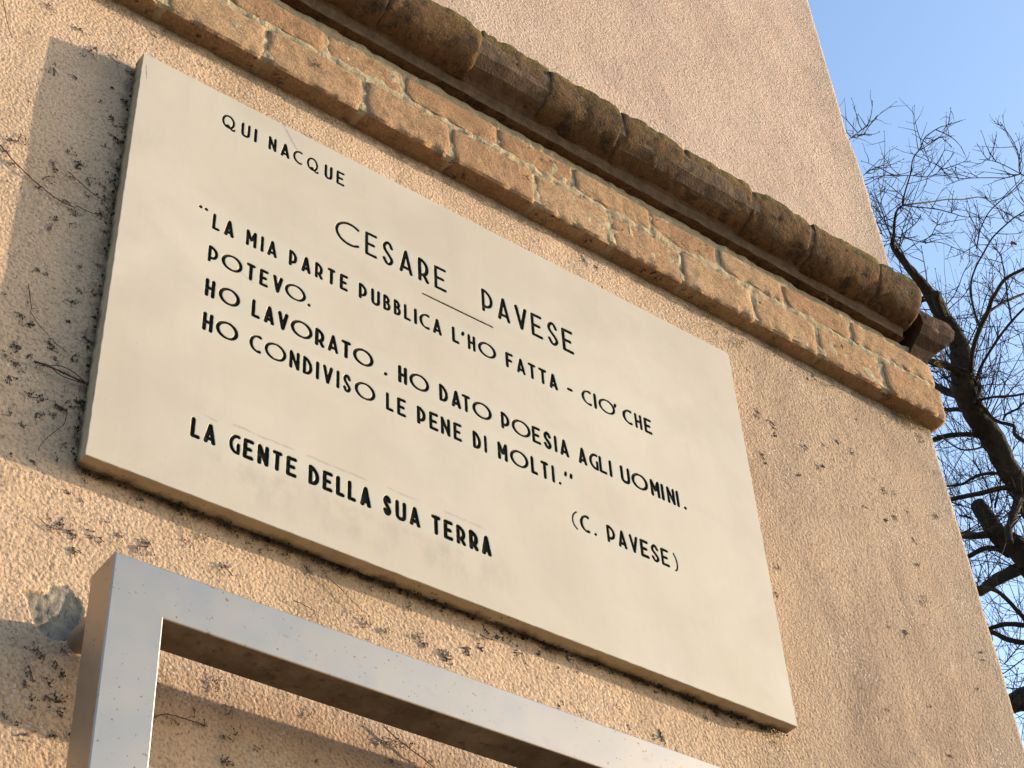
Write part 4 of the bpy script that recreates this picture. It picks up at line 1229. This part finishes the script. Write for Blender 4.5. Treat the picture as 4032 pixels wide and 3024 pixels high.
B([(3990,1916),(3931,1924),(3871,1940),(3811,1952),(3760,1963),(3700,1980)], (22,18), n=8)
B([(4110,2230),(4040,2190),(3971,2133),(3931,2105),(3891,2049),(3862,2005),(3850,1985)], [110,100,86,80,72,66,58], name='branch', n=12)
B([(3915,2110),(3891,2105),(3843,2109),(3800,2109),(3760,2100)], (34,26), n=8)
B([(3830,2045),(3810,2036),(3780,2030)], (10,8), n=6)
B([(3975,2190),(3931,2162),(3875,2160),(3830,2182),(3800,2200)], (24,18), n=8)
B([(4030,1945),(4011,1973),(3987,2041),(3971,2089),(3975,2140)], (40,30), n=8)
B([(4090,2500),(4032,2434),(3965,2361),(3919,2324),(3864,2315),(3830,2312)], (20,14), n=8)
B([(4080,2460),(4032,2462),(3965,2457),(3910,2471),(3880,2490)], (22,18), n=8)
B([(4100,2530),(4032,2531),(3965,2517),(3919,2494),(3880,2480)], (24,18), n=8)
B([(4080,2210),(4010,2240),(3950,2270),(3900,2300),(3860,2330)], (60,40), n=8)
B([(4100,2420),(4060,2300),(4010,2240)], (34,20), n=8)
B([(3956,2613),(4000,2560),(4020,2535)], (5,5), n=5)
B([(4080,2570),(4030,2595),(3960,2646),(3930,2660)], (6,5), n=5)
B([(4110,2720),(4050,2735),(3997,2760),(3960,2790)], [80,76,70,60], n=8)
B([(4100,2780),(4032,2790),(3990,2800)], (24,18), n=6)
B([(4200,2900),(4150,2800),(4110,2720)], (110,80), n=8)
B([(3917,2000),(3925,1960),(3940,1900),(3938,1860)], (11,6), n=6)
B([(3905,1980),(3890,1920),(3860,1860),(3830,1810)], (9,4), n=5)

# fine twigs: many short, forked, drooping or upright shoots
tw = MB()
tips = []
def twig(p, dv, L, r0, lvl):
    n = 5; q = [p]; d_ = dv.normalized()
    for i in range(n):
        d_ = (d_+Vector((random.gauss(0, .12), random.gauss(0, .12), random.gauss(0, .11)+0.04))).normalized()
        q.append(q[-1]+d_*L/n)
    tw.tube(q, [r0*(1-.13*i) for i in range(n+1)], 3, cap=False)
    tw.ball(q[-1], r0*1.1)
    if lvl > 0:
        for i in range(1, n):
            if random.random() < .62:
                s = (d_+Vector((random.gauss(0, .9), random.gauss(0, .9), random.gauss(0, .7)))).normalized()
                twig(q[i], s, L*random.uniform(.3, .6), r0*.68, lvl-1)
for (cp, cr) in limbs3d[1:]:
    L = sum((cp[i+1]-cp[i]).length for i in range(len(cp)-1))
    cnt = int(L*(5 if cp[-1].z > 10.6 else 14))+2
    for _ in range(cnt):
        i = random.randint(1, len(cp)-2); p = cp[i]
        tdir = (cp[i+1]-cp[i-1]).normalized()
        side = Vector((random.gauss(0, 1), random.gauss(0, 1), random.gauss(0.25, 1))).normalized()
        side = (side-tdir*side.dot(tdir)*.6+tdir*.35).normalized()
        big = cr[i] > 0.02
        twig(p+side*cr[i]*.8, side+Vector((0, 0, .35 if random.random() < .6 else -.1)), random.uniform(.28, .85)*(1.0 if big else .42)*(.6 if p.z > 10.2 else 1), random.uniform(.0038, .0062) if big else random.uniform(.0028, .0042), 2 if big else 1)
for _ in range(110):
    (cp, cr) = random.choice(limbs3d[25:50]+limbs3d[1:2])
    i = random.randint(1, len(cp)-2)
    if cp[i].z > 9.5: continue
    twig(cp[i], Vector((random.gauss(-.1, .35), random.gauss(0, .35), 1.0)), random.uniform(.4, .9), random.uniform(.0026, .0040), 1)
o = tw.build('twigs', M_TWIG, tree); o['kind'] = 'stuff'
# one withered leaf still hanging
lf = MB()
c = uray(3980, 948, near_depth(3980, 948)-0.05)
for k in range(3):
    a = Vector((random.gauss(0, .3), random.gauss(0, .3), -1)).normalized(); s = Vector((1, -.3, .2)).normalized()
    pts = [c, c+a*.02+s*.014, c+a*.045+s*.008, c+a*.055, c+a*.042-s*.012, c+a*.018-s*.015]
    pts = [p_+Vector((random.gauss(0, .004), random.gauss(0, .006), random.gauss(0, .004))) for p_ in pts]
    lf.add(pts+[p_+Vector((0, .0015, 0)) for p_ in pts], [(0,1,2,3,4,5),(11,10,9,8,7,6)]+[(i, (i+1) % 6, 6+(i+1) % 6, 6+i) for i in range(6)])
    c = c+Vector((.018, 0, .01))
lf.tube([c, c+Vector((0, 0, .06))], .002, 4)
lf.build('withered_leaf', M_LEAF, tree)
for o in list(COL.objects):
    if o.type == 'MESH' and len(o.data.polygons) == 0: bpy.data.objects.remove(o)
